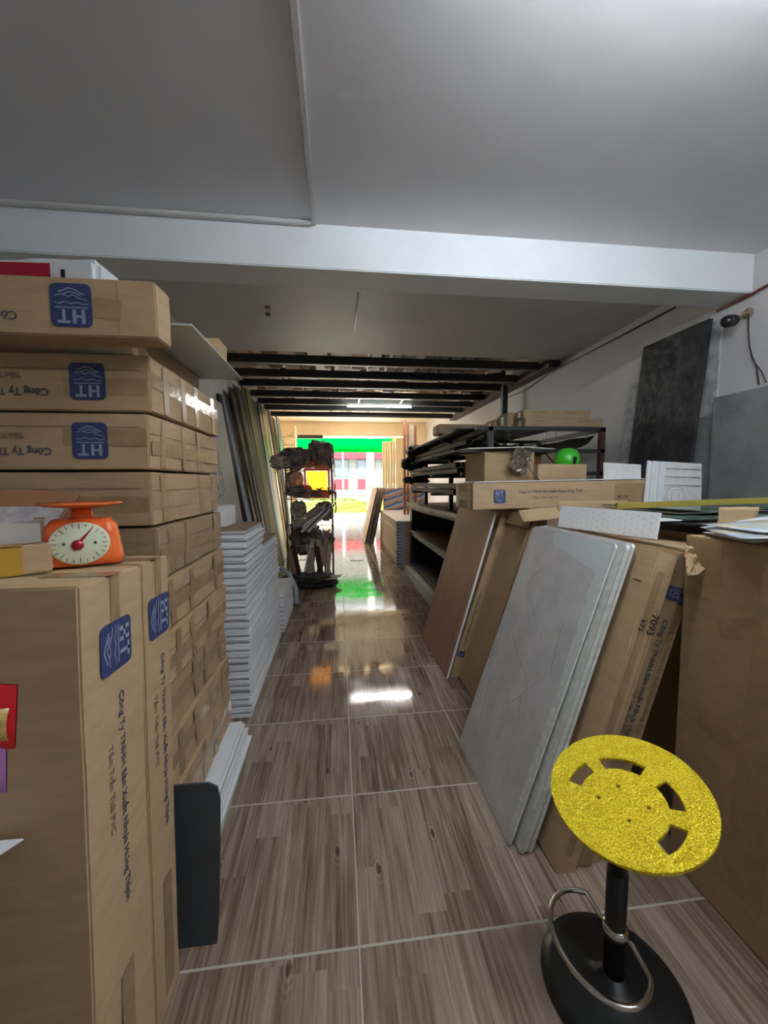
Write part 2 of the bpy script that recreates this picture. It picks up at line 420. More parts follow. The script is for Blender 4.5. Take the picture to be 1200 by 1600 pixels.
_txt = {}
def text_mesh(s, size):
    if (s, size) not in _txt:
        cu = bpy.data.curves.new('lettering', 'FONT'); cu.body = s; cu.size = size; cu.extrude = 0.0004
        cu.align_x = 'LEFT'; cu.align_y = 'CENTER'; cu.offset = size * 0.012
        o = bpy.data.objects.new('lettering', cu); COL.objects.link(o)
        bpy.context.view_layer.update()
        me = bpy.data.meshes.new_from_object(o.evaluated_get(bpy.context.evaluated_depsgraph_get()))
        bpy.data.objects.remove(o)
        _txt[(s, size)] = me
    return _txt[(s, size)]
def text(s, size, m, parent, mx, name='printed_text'):
    me = text_mesh(s, size).copy(); me.materials.clear(); me.materials.append(m)
    o = bpy.data.objects.new(name, me); COL.objects.link(o); o.parent = parent; o.matrix_local = mx
    return o
def frame(origin, right, upv):
    r, u = Vector(right).normalized(), Vector(upv).normalized(); n = r.cross(u)
    m = Matrix((r, u, n)).transposed().to_4x4(); m.translation = Vector(origin); return m
def face(w, d, h, f):
    return {'front': frame((0, -d / 2, h / 2), (1, 0, 0), (0, 0, 1)),
            'right': frame((w / 2, 0, h / 2), (0, 1, 0), (0, 0, 1)),
            'left': frame((-w / 2, 0, h / 2), (0, -1, 0), (0, 0, 1)),
            'top': frame((0, 0, h), (1, 0, 0), (0, 1, 0))}[f]
def at(fm, u, v, rot=0.0, off=0.0008):
    return fm @ Matrix.Translation((u, v, off)) @ Matrix.Rotation(rot, 4, 'Z')
def rrect(w, h, r, n=5):
    pts = []
    for cx, cy, a0 in ((w / 2 - r, h / 2 - r, 0), (-w / 2 + r, h / 2 - r, PI / 2), (-w / 2 + r, -h / 2 + r, PI), (w / 2 - r, -h / 2 + r, 1.5 * PI)):
        for k in range(n + 1):
            a = a0 + PI / 2 * k / n
            pts.append((cx + r * math.cos(a), cy + r * math.sin(a)))
    return pts
def logo(parent, mx, s):
    """blue rounded square, H and T over mountain lines"""
    mb = MB(); mb.prism(rrect(s * 0.92, s, s * 0.14), 0, 0.0006)
    o = mb.build('printed_logo', M['blue'], parent, 'blue rounded square mark with pale letters'); o.matrix_local = mx
    mb = MB(); t = s * 0.045; z0, z1 = 0.0006, 0.0011
    def bar(x0, x1, y0, y1): mb.box(x0 * s, x1 * s, y0 * s, y1 * s, z0, z1)
    bar(-.30, -.22, .10, .42); bar(-.10, -.02, .10, .42); bar(-.30, -.02, .23, .29)        # H
    bar(.04, .32, .35, .42); bar(.14, .21, .10, .42)                                        # T
    bar(-.36, .36, .04, .065)
    def line(pts, w):
        for (ax, ay), (bx, by) in zip(pts, pts[1:]):
            a, b = Vector((ax * s, ay * s, 0)), Vector((bx * s, by * s, 0)); d = (b - a).normalized(); n = Vector((-d.y, d.x, 0)) * w * s
            mb.prism([tuple((a + n)[:2]), tuple((a - n)[:2]), tuple((b - n)[:2]), tuple((b + n)[:2])], z0, z1)
    line([(-.38, -.04), (-.26, -.02), (-.14, -.07), (0, -.03), (.14, -.09), (.26, -.03), (.36, -.06)], .010)
    line([(-.36, -.12), (-.2, -.16), (-.05, -.24), (.06, -.2), (.2, -.26), (.34, -.22)], .010)
    line([(-.3, -.25), (-.18, -.3), (-.1, -.36), (.05, -.4), (.16, -.34), (.27, -.31)], .014)
    line([(-.22, -.22), (-.08, -.29), (.04, -.31), (.18, -.24)], .012)
    mb.build('logo_symbol', M['blue_pale'], o)
    return o
def tape_strip(parent, mx, L, w, m='tape', name='packing_tape', ends=True):
    mb = MB(); n = max(2, int(L / 0.05))
    def fn(u, v):
        x = (u - .5) * L; y = (v - .5) * w
        return (x, y, 0.0006 + 0.0006 * noise.noise(Vector((x * 30, y * 20, L * 50))))
    mb.grid(fn, n, 2, 0.0003, smooth=False)
    o = mb.build(name, M[m], parent); o.matrix_local = mx; return o
def carton_body(parent, w, d, h, ci=0, seed=0, crush=0.003, bev=0.004, flaps=True, name='body', m=None):
    mb = MB()
    mb.box(-w / 2, w / 2, -d / 2, d / 2, 0, h, bev=bev)
    o = mb.build(name, m or M['card'][ci], parent)
    if crush:
        bm = bmesh.new(); bm.from_mesh(o.data)
        big = [e for e in bm.edges if e.calc_length() > 0.06]
        bmesh.ops.subdivide_edges(bm, edges=big, cuts=9, use_grid_fill=True)
        c0 = Vector((0, 0, h / 2))
        for v in bm.verts:
            p = v.co
            k = noise.noise(p * 6 + Vector((seed * 7.3, seed, 0)))
            v.co = p - (p - c0).normalized() * crush * max(0, k) * 2
        bm.to_mesh(o.data); bm.free()
    return o
def carton(label, w, d, h, loc, rot=(0, 0, 0), ci=0, group=None, seed=0, name='cardboard_carton', crush=0.003, cat='box'):
    t = thing(name, label, cat, loc, rot, group)
    carton_body(t, w, d, h, ci, seed, crush)
    return t

# ------------------------------------------------------------------ the room shell
HW = 2.9          # right wall
ZC = 3.007        # near ceiling
struct('floor', MB().box(-2.05, 3.05, -3.1, 13.5, -0.1, 0), M['floor'])
struct('wall_right', MB().box(HW, HW + .15, -3.1, 13.3, 0, 4.2), M['wall_r'])
struct('wall_left', MB().box(-2.1, -1.95, -3.1, 3.3, 0, 4.2).box(-2.1, -1.5, 3.3, 9.6, 0, 4.2).box(-2.1, -1.82, 9.6, 13.3, 0, 4.2, mi=1), [M['wall'], M['wall_far']])
struct('wall_back', MB().box(-2.1, 3.05, -3.25, -3.1, 0, 3.3), M['wall'])
struct('ceiling', MB().box(-2.1, 3.05, -3.25, 2.06 + .5, ZC, ZC + .15).box(-2.1, 3.05, 2.79, 4.94, ZC, ZC + .15, mi=1)
       .box(-2.1, 3.05, 4.94, 9.6, 3.75, 3.9, mi=1).box(-2.1, 3.05, 4.85, 4.94, ZC + .1, 3.9, mi=1).box(-2.1, 3.05, 9.6, 13.3, 3.36, 3.5, mi=2).box(-2.1, 3.05, 9.5, 9.6, 3.36, 3.9, mi=2),
       [M['ceil'], M['slab'], M['ceil_far']])
struct('trim_1', MB().box(-2.1, HW, 2.54, 2.79, 2.75, ZC + .15, bev=.006), M['beam'])                      # the big cross beam
struct('trim_2', MB().box(-1.95, HW, 12.95, 13.25, 2.93, 3.36).box(-1.95, -1.32, 12.95, 13.25, 0, 2.93).box(2.24, HW, 12.95, 13.25, 0, 2.93), M['wall_far'])   # header and sides of the shop front
# ceiling batten that turns along the beam
struct('trim_3', MB().box(-.135, -.105, 1.0, 2.535, ZC - .012, ZC, bev=.004).box(-1.95, -.135, 2.50, 2.535, ZC - .022, ZC, bev=.004), M['wall'])
# bare cement dado on the right wall and peeled strip beside the pillar
struct('trim_4', MB().box(HW - .03, HW, -1.0, 2.76, 0, 2.075).box(HW - .006, HW, 2.76, 3.55, 0, 1.95), M['cement'])
struct('trim_5', MB().box(HW - .008, HW, 2.76, 2.86, 1.95, 2.66), M['cement_edge'])
struct('trim_6', MB().box(HW - .16, HW, 4.96, 9.55, 2.93, 3.03), M['steel_rust'])                            # ledger under the joists
struct('trim_7', MB().box(2.62, 2.7, 6.1, 6.18, 0, 2.95), M['steel_dark'])                                 # post of the mezzanine
# marks on the ceiling
for (x, y) in ((-.60, 3.73), (-.62, 3.88)):
    o = MB().box(-.022, .022, -.022, .022, -.012, 0, bev=.003).build('ceiling_hook_plate', M['steel_rust'])
    tag(o, 'small rusty plate on the slab, the %s of the two' % ('one nearer the beam' if y < 3.8 else 'one farther from the beam'), 'bracket', None, (x, y, ZC))
o = MB().tube([(.19, 3.36, ZC - .012), (.189, 4.2, ZC - .012)], .009).build('white_conduit', M['white'])
tag(o, 'short white conduit stick on the slab behind the cross beam', 'conduit')

# mezzanine joists
JY = [5.27, 5.93, 6.5, 7.27, 7.92, 8.56, 9.36]
JN = ['first', 'second', 'third', 'fourth', 'fifth', 'sixth', 'last']
for y, nme in zip(JY, JN):
    t = thing('steel_joist', 'dark steel joist across the shop under the stored goods, %s one behind the concrete slab' % nme, 'joist', (0, y, 2.95), group='mezzanine joists')
    MB().box(-1.5, HW - .14, -.035, .035, .006, .115, bev=.004).build('web', M['joist'], t)
    MB().box(-1.5, HW - .14, -.04, -.03, 0, .012).build('lower_lip', M['joist_lip'], t, 'worn pale lower edge')
for x, nme, xr in ((0.02, 'left', .02), (1.0, 'right', 1.45)):
    o = MB().box(-.02, .02, -2.1, 2.1, 0, .03).build('steel_bridging_bar', M['joist_lip'])
    tag(o, 'thin steel bar running lengthwise across the tops of the joists, the %s one' % nme, 'bar', None, (x, 7.3, 3.066), (0, 0, R(-3 if x < .5 else 8)))
# goods lying on the mezzanine
rr = random.Random(3)
mm = [M['wall_far'], M['foam'], M['card'][0], M['foam_grey'], M['card_dark'], M['steel_dark'], M['board_brown'], M['gyp_side']]
k = 0
for i in range(4):
    x = -1.4 + 0.0
    y0 = 5.1 + i * 1.12
    while x < 2.6:
        w = rr.uniform(.06, .22)
        if rr.random() < .72:
            L = rr.uniform(.75, 1.1); h = rr.uniform(.05, .16)
            o = MB().box(-w / 2, w / 2, 0, L, 0, h, bev=.004).build('stored_plank', rr.choice(mm))
            tag(o, 'board lying lengthwise on the dark joists overhead, in the %s row' % ['nearest', 'second', 'third', 'farthest'][i], 'board', 'boards stored on the mezzanine joists', (x + w / 2, y0 + rr.uniform(0, .04), 3.098))
        x += w + rr.uniform(.01, .06)

# lit tubes; the overhead and the far warm one are added fill
def lamp_tube(name, label, x0, x1, y, z, m, up=.05, hang=False):
    t = thing(name, label, 'lamp', ((x0 + x1) / 2, y, z))
    L = (x1 - x0) / 2
    MB().tube([(-L, 0, 0), (L, 0, 0)], .014, 12).build('lamp_tube', m, t)
    MB().box(-L - .02, L + .02, -.009, .009, .018, up, bev=.002).build('housing', M['white'], t)
    if hang: 
        for s in (-.4, .4): MB().box(s - .012, s + .012, -.36, .32, up, up + .006).build('hanger', M['joist_lip'], t)
    for s in (-1, 1): MB().box(s * (L + .012) - .012, s * (L + .012) + .012, -.018, .018, -.018, .02, bev=.003).build('end_cap', M['white'], t)
lamp_tube('fluorescent_lamp', 'lit fluorescent tube hung under the dark joists', .2, 1.42, 7.62, 2.885, M['tube'], .058, True)
lamp_tube('fluorescent_lamp', 'lit fluorescent tube on the near ceiling in front of the beam', 0.35, 1.55, .9, 2.94, M['tube_near'], .067)
lamp_tube('fluorescent_lamp', 'lit fluorescent tube on the near ceiling right above the viewer', 0.95, 2.15, -.1, 2.74, M['tube_near'], .267)  # added unseen tube, brightens the near ceiling and beam front

M['tube_warm'] = mat('lit_tube_warm', (1.0, 0.78, 0.5), 0.3, emit=75.0)  # added warm fill for the far zone, hidden behind the joists
lamp_tube('fluorescent_lamp', 'warm tube lamp on the far cream ceiling behind the last joist', -.3, 1.5, 9.95, 3.3, M['tube_warm'], .058)

# ------------------------------------------------------------------ LEFT: tall stack of flat cartons
T1, T2 = 'Công Ty TNHH Sản Xuất Nhựa Hưng Thịnh', 'Tấm Trần Thả PVC'
def nth(i, n, up=True):
    w = ['lowest', 'second', 'third', 'fourth', 'fifth', 'sixth', 'seventh', 'eighth', 'ninth', 'tenth', 'eleventh', 'twelfth', 'thirteenth', 'fourteenth']
    if i == n - 1: return 'topmost'
    if i == 0: return 'lowest'
    if i < n / 2: return w[i] + ' from the bottom'
    return w[n - 1 - i] + ' from the top'
ordn = ['second', 'third', 'fourth', 'fifth', 'sixth', 'seventh', 'eighth', 'ninth', 'tenth']
SW, SD, SH = 1.25, .76, .186
def carton_side_tapes(t, w, d, h, rnd):
    fr = face(w, d, h, 'right')
    tape_strip(t, at(fr, 0, rnd.uniform(-.02, .02), 0, .0012), d * .97, .05, 'tape_clear')
    for u in (-.26, -.1, .08, .26):
        if rnd.random() < .75:
            tape_strip(t, at(fr, u + rnd.uniform(-.03, .03), 0, PI / 2 + rnd.uniform(-.15, .15), .002), h * .92, .045, 'tape' if rnd.random() < .6 else 'tape_clear')
    mb = MB().box(-d / 2 + .01, d / 2 - .01, -.0012, .0012, 0, .0012)
    o = mb.build('flap_seam', M['card_dark'], t); o.matrix_local = at(fr, 0, h * .16, 0, .0005)
rs = random.Random(11)
for i in range(9):
    z = .135 + (8 - i) * (SH + .0085)
    dx = [0, -.008, -.012, -.004, .005, .012, .004, .016, .02][i]; dy = rs.uniform(-.006, .006) - .02 * (i > 3)
    lab = 'flat carton in tall left stack, %s from the top' % ordn[i]
    if i < 2: lab += ', bearing an upside-down blue mark'
    t = carton(lab, SW, SD, SH, (-.625 - SW / 2 + dx, 1.44 + SD / 2 + dy, z), (0, 0, R(rs.uniform(-.6, .6))), ci=[0, 3, 0, 2, 0, 3, 1, 0, 3][i], seed=i, crush=.006, group='flat cartons in the tall left stack')
    carton_side_tapes(t, SW, SD, SH, rs)
    fr = face(SW, SD, SH, 'front')
    MB().box(-SW / 2 + .004, SW / 2 - .03, -.001, .001, 0, .001).build('flap_seam', M['card_dark'], t).matrix_local = at(fr, 0, rs.uniform(.03, .05))
    if i < 5:
        tape_strip(t, at(fr, SW / 2 - .14, rs.uniform(-.02, .02), 0), .26, .055)
    if i < 2:
        u = SW / 2 - .195 + [.0, .008, .015][i]
        logo(t, at(fr, u, .003, PI, .0014), .12)
        text(T1, .034, M['ink'], t, at(fr, u - .12, -.032, PI, .0012))
        text(T2, .024, M['ink_grey'], t, at(fr, u - .2, .02, PI, .0012))
# topmost carton, narrow, pushed forward
t = carton('narrow brown carton lying topmost on the left stack, with an upside-down blue mark', 1.4, .1, .168, (-.54 - .7, 1.37, 1.892), (0, 0, R(-.5)), ci=0, seed=40, crush=.004)
fr = face(1.4, .1, .168, 'front')
logo(t, at(fr, .7 - .24, .003, PI, .0014), .125)
text(T1, .034, M['ink'], t, at(fr, .7 - .39, -.03, PI, .0012))
tape_strip(t, at(fr, .7 - .17, .0, R(-6)), .14, .06)
MB().box(-.0006, .0006, -.08, .08, 0, .0006).build('flap_seam', M['card_dark'], t).matrix_local = at(fr, .7 - .11, 0)
# thin carton behind it carrying a white glossy board
carton('thin brown carton behind the topmost left carton, under the glossy white board', 1.2, .66, .1, (-.7 - .6, 1.83, 1.893), (0, 0, 0), ci=2, seed=41)
o = MB().box(-1.2, 0, 0, .74, 0, .006, bev=.001).build('glossy_board', M['white_gloss'])
tag(o, 'glossy white board jutting out flat from the top of the left carton stack', 'board', None, (-.497, 1.485, 1.996), (0, 0, 0))
carton('small beige carton on the glossy white board', .5, .14, .15, (-.565 - .25, 2.13, 2.004), ci=3, seed=42)
# red black white printed bag
t = thing('printed_pack', 'white plastic pack with red and black squares on top of the left cartons', 'pack', (-1.2, 1.78, 2.004), (0, 0, R(-3)))
carton_body(t, .72, .34, .26, 0, 60, .012, .02, name='bag', m=M['white'])
fr = face(.72, .34, .26, 'front')
for (a, b, c_, d_, m_) in ((-.36, -.065, -.06, .08, 'black_matt'), (-.04, .2, -.06, .08, 'red_print'), (.235, .25, -.06, .06, 'black_matt'), (.252, .32, -.06, .03, 'red_bright')):
    MB().box(a, b, c_, d_, 0, .001).build('printed_square', M[m_], t).matrix_local = at(fr, 0, .02, 0, .004)

# thin pale panels under the stack
for j in range(9):
    o = MB().box(-.6, 0, 0, .64, 0, .0125, bev=.002).build('thin_panel', M['foam'] if j % 3 else M['green_white'])
    tag(o, 'thin white panel under the tall left carton stack, ' + nth(j, 9), 'panel', 'thin panels under the left carton stack', (-.515 + rs.uniform(-.02, .02) - j * .003, 1.5 + rs.uniform(0, .06), .001 + j * .0146), (0, 0, R(rs.uniform(-1.2, 1.2))))

# ------------------------------------------------------------------ LEFT: two upright cartons in front
def upright_carton(label, y0, d, h, ci, seed, mu, tx1, tx2):
    t = carton(label, .85, d, h, (-.487 - .425, y0 + d / 2, 0.004), (R(-2.4), 0, R(0)), ci=ci, seed=seed, crush=.003)
    fr = face(.85, d, h, 'right')
    logo(t, at(fr, mu, h / 2 - .155, -PI / 2, .0012), .118)
    text(T1, .026, M['ink'], t, at(fr, mu + .012, h / 2 - .262, -PI / 2, .001))
    text(T2, .023, M['ink_grey'], t, at(fr, mu - .035, h / 2 - .36, -PI / 2, .001))
    tape_strip(t, at(fr, mu, h / 2 - .05, PI / 2, .0008), .1, .035)
    tape_strip(t, at(fr, mu, -.42, PI / 2, .0008), .32, .05, 'tape_clear')
    ft = face(.85, d, h, 'top')
    MB().box(-.41, .41, -.0012, .0012, 0, .001).build('flap_seam', M['card_dark'], t).matrix_local = at(ft, 0, 0)
    tape_strip(t, at(ft, .36, 0, 0, .001), .14, .05, 'tape_clear')
    return t
upright_carton('tall brown carton standing upright at the left front, nearest the viewer', .735, .235, 1.25, 3, 71, .0, 0, 0)
upright_carton('tall brown carton standing upright between the nearest carton and the flat stack', .975, .15, 1.245, 0, 72, .01, 0, 0)
# dark sheet standing on the floor
pts = [(-.42, 0), (-.015, 0), (-.006, .12), (0, .3), (.004, .46), (-.004, .5), (-.03, .515), (-.42, .52)]
o = MB().prism(pts, -.004, .004, Matrix.Rotation(PI / 2, 4, 'X')).build('dark_sheet', M['dark_board'])
tag(o, 'dark grey sheet with a rounded corner standing on the floor beside the upright cartons', 'sheet', None, (-.385, 1.19, .002), (R(-3), 0, 0))

# things on top of the upright cartons
ZT = 1.254
t = thing('kitchen_scale', 'orange kitchen scale with a round dial on top of the upright left cartons', 'scale', (-.63, 1.05, ZT + .002), (0, 0, R(24)))
prof = rrect(.135, .118, .028)
def slab_taper(w0, w1, h, d0, d1, r=.02):
    mb = MB()
    n = 6
    rings = []
    for i in range(n + 1):
        f = i / n; w = w0 + (w1 - w0) * f; d = d0 + (d1 - d0) * f
        if i == n: w -= .02; d -= .015
        rings.append([mb.bm.verts.new((x, y, h * f if i < n else h)) for x, y in rrect(w, d, r, 4)])
    for A, B in zip(rings, rings[1:]):
        for q in range(len(A)):
            f_ = mb.bm.faces.new((A[q], A[(q + 1) % len(A)], B[(q + 1) % len(A)], B[q])); f_.smooth = True
    mb.bm.faces.new(rings[0][::-1]); mb.bm.faces.new(rings[-1])
    return mb
slab_taper(.165, .135, .108, .11, .085).build('body', M['orange'], t)
fd = frame((0, -.0545, .053), (1, 0, 0), (0, .115, 1))
MB().lathe([(0, 0), (.05, 0), (.05, .003), (.047, .005), (0, .005)], 40).build('dial', M['dial'], t).matrix_local = fd @ Matrix.Translation((0, 0, .0)) @ Matrix.Diagonal((1.18, 1, 1, 1))
mb = MB()
for a in range(0, 360, 15):
    ca, sa = math.cos(R(a)), math.sin(R(a))
    L = .007 if a % 45 else .012
    mb.prism([(.054 * ca - .0007 * sa, .046 * sa + .0007 * ca), (.054 * ca + .0007 * sa, .046 * sa - .0007 * ca), ((.054 - L) * ca + .0007 * sa, (.046 - L) * sa - .0007 * ca), ((.054 - L) * ca - .0007 * sa, (.046 - L) * sa + .0007 * ca)], .0052, .0058)
mb.build('dial_ticks', M['ink'], t).matrix_local = fd
MB().lathe([(0, .006), (.012, .006), (.012, .009), (0, .0095)], 24).build('hub', M['red'], t).matrix_local = fd @ Matrix.Translation((-.004, -.004, 0))
MB().prism([(-.004, 0), (.004, 0), (.0008, .045), (-.0008, .045)], .0075, .0085).build('needle', M['red'], t).matrix_local = fd @ Matrix.Translation((-.002, 0, 0)) @ Matrix.Rotation(R(-38), 4, 'Z')
for s in (-1, 1): MB().lathe([(0, .005), (.003, .005), (.003, .0065), (0, .0068)], 12).build('dial_screw', M['ink'], t).matrix_local = fd @ Matrix.Translation((s * .03, 0, 0))
MB().lathe([(0, 0), (.007, 0), (.007, .008), (0, .01)], 16).build('knob', M['ink_grey'], t).matrix_local = fd @ Matrix.Translation((-.068, -.04, 0))
MB().lathe([(0, 0), (.028, 0), (.022, .012), (.02, .03), (0, .03)], 24).build('neck', M['orange'], t).location = (0, 0, .105)
MB().lathe([(0, 0), (.04, .0), (.07, .004), (.085, .009), (.086, .012), (.07, .008), (.04, .004), (0, .004)], 48).build('weighing_plate', M['orange'], t).location = (0, 0, .135)
# taped small carton and plastic box at the left edge
t = thing('taped_parcel', 'small brown parcel with yellow tape on the upright cartons at the left edge', 'parcel', (-.765, .93, ZT + .001), (0, 0, R(30)))
carton_body(t, .24, .13, .062, 3, 80, .003)
fr = face(.24, .13, .062, 'front'); tape_strip(t, at(fr, .055, 0, PI / 2, .001), .06, .036, 'tape_yellow')
ft = face(.24, .13, .062, 'top'); tape_strip(t, at(ft, .055, 0, PI / 2, .001), .13, .036, 'tape_yellow')
t = thing('clear_tub', 'clear plastic tub with a blue rim lying on the taped parcel', 'tub', (-.77, .945, ZT + .066), (0, 0, R(30)))
mb = MB()
for (a, b, c_, d_, e, f) in ((-.1, .1, -.05, -.048, 0, .042), (-.1, .1, .048, .05, 0, .042), (-.1, -.098, -.05, .05, 0, .042), (.098, .1, -.05, .05, 0, .042), (-.1, .1, -.05, .05, 0, .002)):
    mb.box(a, b, c_, d_, e, f)
mb.build('tub_body', M['clear'], t)
MB().tube([(-.03, -.03, .006), (.0, -.028, .01), (.04, -.03, .006), (.07, -.025, .008), (.09, 0, .006)], .003).build('blue_cord', mat('blue_plastic', (.08, .22, .5), .35), t)
t = thing('labelled_pouch', 'tilted brown pouch with a grey shipping label behind the orange scale', 'pouch', (-.84, 1.13, ZT + .002), (R(-20), 0, R(22)))
mb = MB(); mb.prism([(-.13, 0), (.04, 0), (.13, .17), (.05, .185), (-.03, .19), (-.05, .17)], -.006, .006, Matrix.Rotation(PI / 2, 4, 'X'))
mb.build('pouch', M['orange_bg'], t)
mb = MB(); mb.prism([(-.12, .008), (.035, .01), (.1, .135), (-.045, .14)], 0, .001, Matrix.Translation((0, -.0065, 0)) @ Matrix.Rotation(PI / 2, 4, 'X'))
lb = mb.build('shipping_label', M['label'], t)
mb = MB()
for (u, v, L, hgt) in ((-.06, .03, .03, .004), (-.05, .05, .012, .05), (-.02, .06, .04, .003), (-.02, .07, .035, .003), (-.02, .08, .04, .003), (.02, .03, .02, .015), (.03, .1, .025, .006)):
    mb.box(u, u + L, -.0082, -.0076, v, v + hgt)
mb.build('label_print', M['ink_grey'], lb)

# counter edge with paper, snack strip
t = thing('side_table', 'dark side table at the left edge of the photo under the white paper', 'table', (-.98, .58, 0))
MB().box(-.3, .3, -.26, .12, .77, .797, bev=.004).build('tabletop', M['counter'], t)
for sx in (-1, 1):
    for y in (-.23, .09): MB().box(sx * .27 - .02, sx * .27 + .02, y - .02, y + .02, 0, .77).build('leg', M['counter'], t)
mb = MB(); mb.prism([(-.3, -.2), (-.02, -.2), (.108, .002), (.103, .004), (-.25, .012)], 0, .0008)
o = mb.build('paper_sheet', M['paper']); tag(o, 'white sheet of paper poking in at the left edge over the dark table', 'paper', None, (-.69, .745, .7985))
t = thing('snack_stand', 'dark wire stand holding the snack packets at the left edge', 'stand', (-.9, .56, .798))
MB().tube([(0, 0, 0), (0, 0, .42), (.1, 0, .44), (.43, -.01, .41)], .004).build('arm', M['black'], t)
MB().lathe([(0, 0), (.06, 0), (.06, .008), (0, .01)], 24).build('base', M['black'], t)
def packet(label, loc, w, h, cm, mm_, m3=None, rot=0):
    t = thing('snack_packet', label, 'snack', loc, (0, R(rot), 0))
    def fn(s):
        def f(u, v):
            b = math.sin(PI * u) * math.sin(PI * v)
            return ((u - .5) * w, s * (.001 + .014 * b ** .6), -v * h + .002 * noise.noise(Vector((u * 9, v * 9, s))))
        return f
    mb = MB(); mb.grid(fn(-1), 10, 12); mb.grid(fn(1), 10, 12)
    mb.build('wrapper', cm, t)
    if mm_:
        mb = MB(); mb.grid(lambda u, v: ((u - .22) * w * .62, -.0175 + .004 * ((2 * u - 1) ** 2 + (2 * v - 1) ** 2), -(.3 + v * .5) * h), 6, 6, .0006)
        mb.build('window', mm_, t)
packet('glossy red snack packet with an amber window hanging at the left edge', (-.476, .55, 1.193), .11, .088, M['red_bright'], M['amber'], rot=6)
packet('pale pink snack packet hanging right below the red packet at the left edge', (-.49, .55, 1.113), .1, .07, M['pink'], None, rot=4)

# ------------------------------------------------------------------ LEFT: stacks of white panels
def foam_panel_mesh(w, d, h):
    mb = MB()
    mb.box(-w, 0, 0, d, 0, h * .45, bev=.0015)
    mb.box(-w, -.006, .006, d - .006, h * .45, h * .72, mi=1)
    mb.box(-w, 0, 0, d, h * .72, h, bev=.0015)
    return mb
def panel_stack(n, x, y, w, d, h, lab, grp, seed):
    r_ = random.Random(seed); first = None
    for i in range(n):
        if first is None:
            o = foam_panel_mesh(w, d, h).build('ceiling_panel', [M['foam'], M['foam_grey']]); first = o
        else:
            o = first.copy(); COL.objects.link(o)
        sx = 1
        tag(o, lab + ', ' + nth(i, n), 'panel', grp, (x + r_.uniform(-.012, .004), y + r_.uniform(-.008, .008), .001 + i * (h + .0008)), (0, 0, R(r_.uniform(-.5, .5))))
    return .001 + n * (h + .0008)
z1 = panel_stack(26, -.55, 2.41, .62, .56, .0438, 'white grooved panel in the tallest white pile', 'white panels in the front pile', 5)
z2 = panel_stack(22, -.555, 2.99, .62, .7, .0438, 'white grooved panel in the pile behind the tallest one', 'white panels in the second pile', 6)
z3 = panel_stack(8, -.53, 3.8, .5, .75, .0438, 'white grooved panel in the low pile by the rack', 'white panels in the low pile', 8)
o = MB().box(-.615, -.004, .004, .55, 0, .003).build('cardboard_sheet', M['card_dark']); tag(o, 'brown cardboard sheet on top of the tallest white panel pile', 'cardboard', None, (-.55, 2.41, z1 + .001))
o = MB().box(-.6, -.004, .004, .68, 0, .003).build('cardboard_sheet', M['card_dark']); tag(o, 'brown cardboard sheet on top of the second white panel pile', 'cardboard', None, (-.56, 2.99, z2 + .001))
o = MB().box(-.13, 0, 0, .25, 0, .13, bev=.003).build('white_block', M['foam']); tag(o, 'small white block standing on the brown sheet of the tallest white pile', 'block', None, (-.72, 2.62, z1 + .005))
o = MB().tube([(-.5, 4.62, .02), (-.52, 4.7, .2), (-.6, 4.78, .34), (-.72, 4.85, .42)], .028, 12).build('grey_pipe', M['foam_grey']); tag(o, 'bent grey pipe on the floor behind the low white pile', 'pipe')

# ------------------------------------------------------------------ LEFT: sheets leaning on the wall
def lean_sheet(name, label, xf, xt, y, L, th, zt, m, edge=None, cat='board', grp=None):
    """base at (xf, y, 0), top at (xt, y, zt): leans to the left wall; length L along +y"""
    ang = math.atan2(xt - xf, zt); H_ = math.hypot(xt - xf, zt)
    t = thing(name, label, cat, (xf, y, .004 + abs(th * math.sin(ang))), (0, ang, 0), grp)
    MB().box(-th, 0, 0, L, 0, H_, bev=.001).build('sheet', m, t)
    if edge: MB().box(-th + .001, -.001, -.003, 0, 0.002, H_ - .002).build('near_edge', edge, t, 'pale near edge')
    return t
g_ = 'sheets leaning on the left wall'
t = lean_sheet('gypsum_sheet', 'grey-white sheet with black lettering leaning on the left wall behind the white piles', -1.08, -1.42, 4.2, .98, .012, 2.42, M['gyp_white'], None, grp=g_)
fm = frame((.0005, .2, 1.28), (0, 0, 1), (0, -1, 0))
text('VINH TƯỜNG', .15, M['ink'], t, fm)
text('TCVN 8256 : 2009', .075, M['ink'], t, fm @ Matrix.Translation((.02, -.14, 0)))
text('GYPSUM BOARD', .06, M['ink'], t, fm @ Matrix.Translation((.08, -.23, 0)))
lean_sheet('dark_sheet', 'near-black sheet leaning on the left wall, in front of the lettered sheet', -1.05, -1.47, 5.25, .13, .03, 2.56, M['board_brown'], M['black_matt'], grp=g_)
lean_sheet('laminate_sheet', 'sheet with a broad pale blue-white near edge leaning on the left wall', -.99, -1.45, 5.4, .2, .05, 2.58, M['board_brown'], M['blue_white'], grp=g_)
lean_sheet('brown_panel', 'dark brown panel leaning on the left wall just behind the blue-white edge', -.95, -1.42, 5.62, .26, .02, 2.68, M['board_brown'], M['board_brown'], grp=g_)
lean_sheet('brown_panel', 'brown panel with a beige near edge leaning on the left wall', -.925, -1.40, 5.9, .23, .018, 2.8, M['board_brown'], M['beige_edge'], grp=g_)
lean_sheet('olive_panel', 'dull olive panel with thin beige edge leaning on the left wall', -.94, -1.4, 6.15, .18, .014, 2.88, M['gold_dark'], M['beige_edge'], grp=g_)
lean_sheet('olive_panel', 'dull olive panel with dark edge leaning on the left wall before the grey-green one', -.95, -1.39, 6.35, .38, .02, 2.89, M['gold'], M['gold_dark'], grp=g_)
lean_sheet('grey_board', 'grey-green panel leaning on the left wall between olive panels', -.97, -1.38, 6.75, .33, .02, 2.82, M['board_grey'], M['gold_dark'], grp=g_)
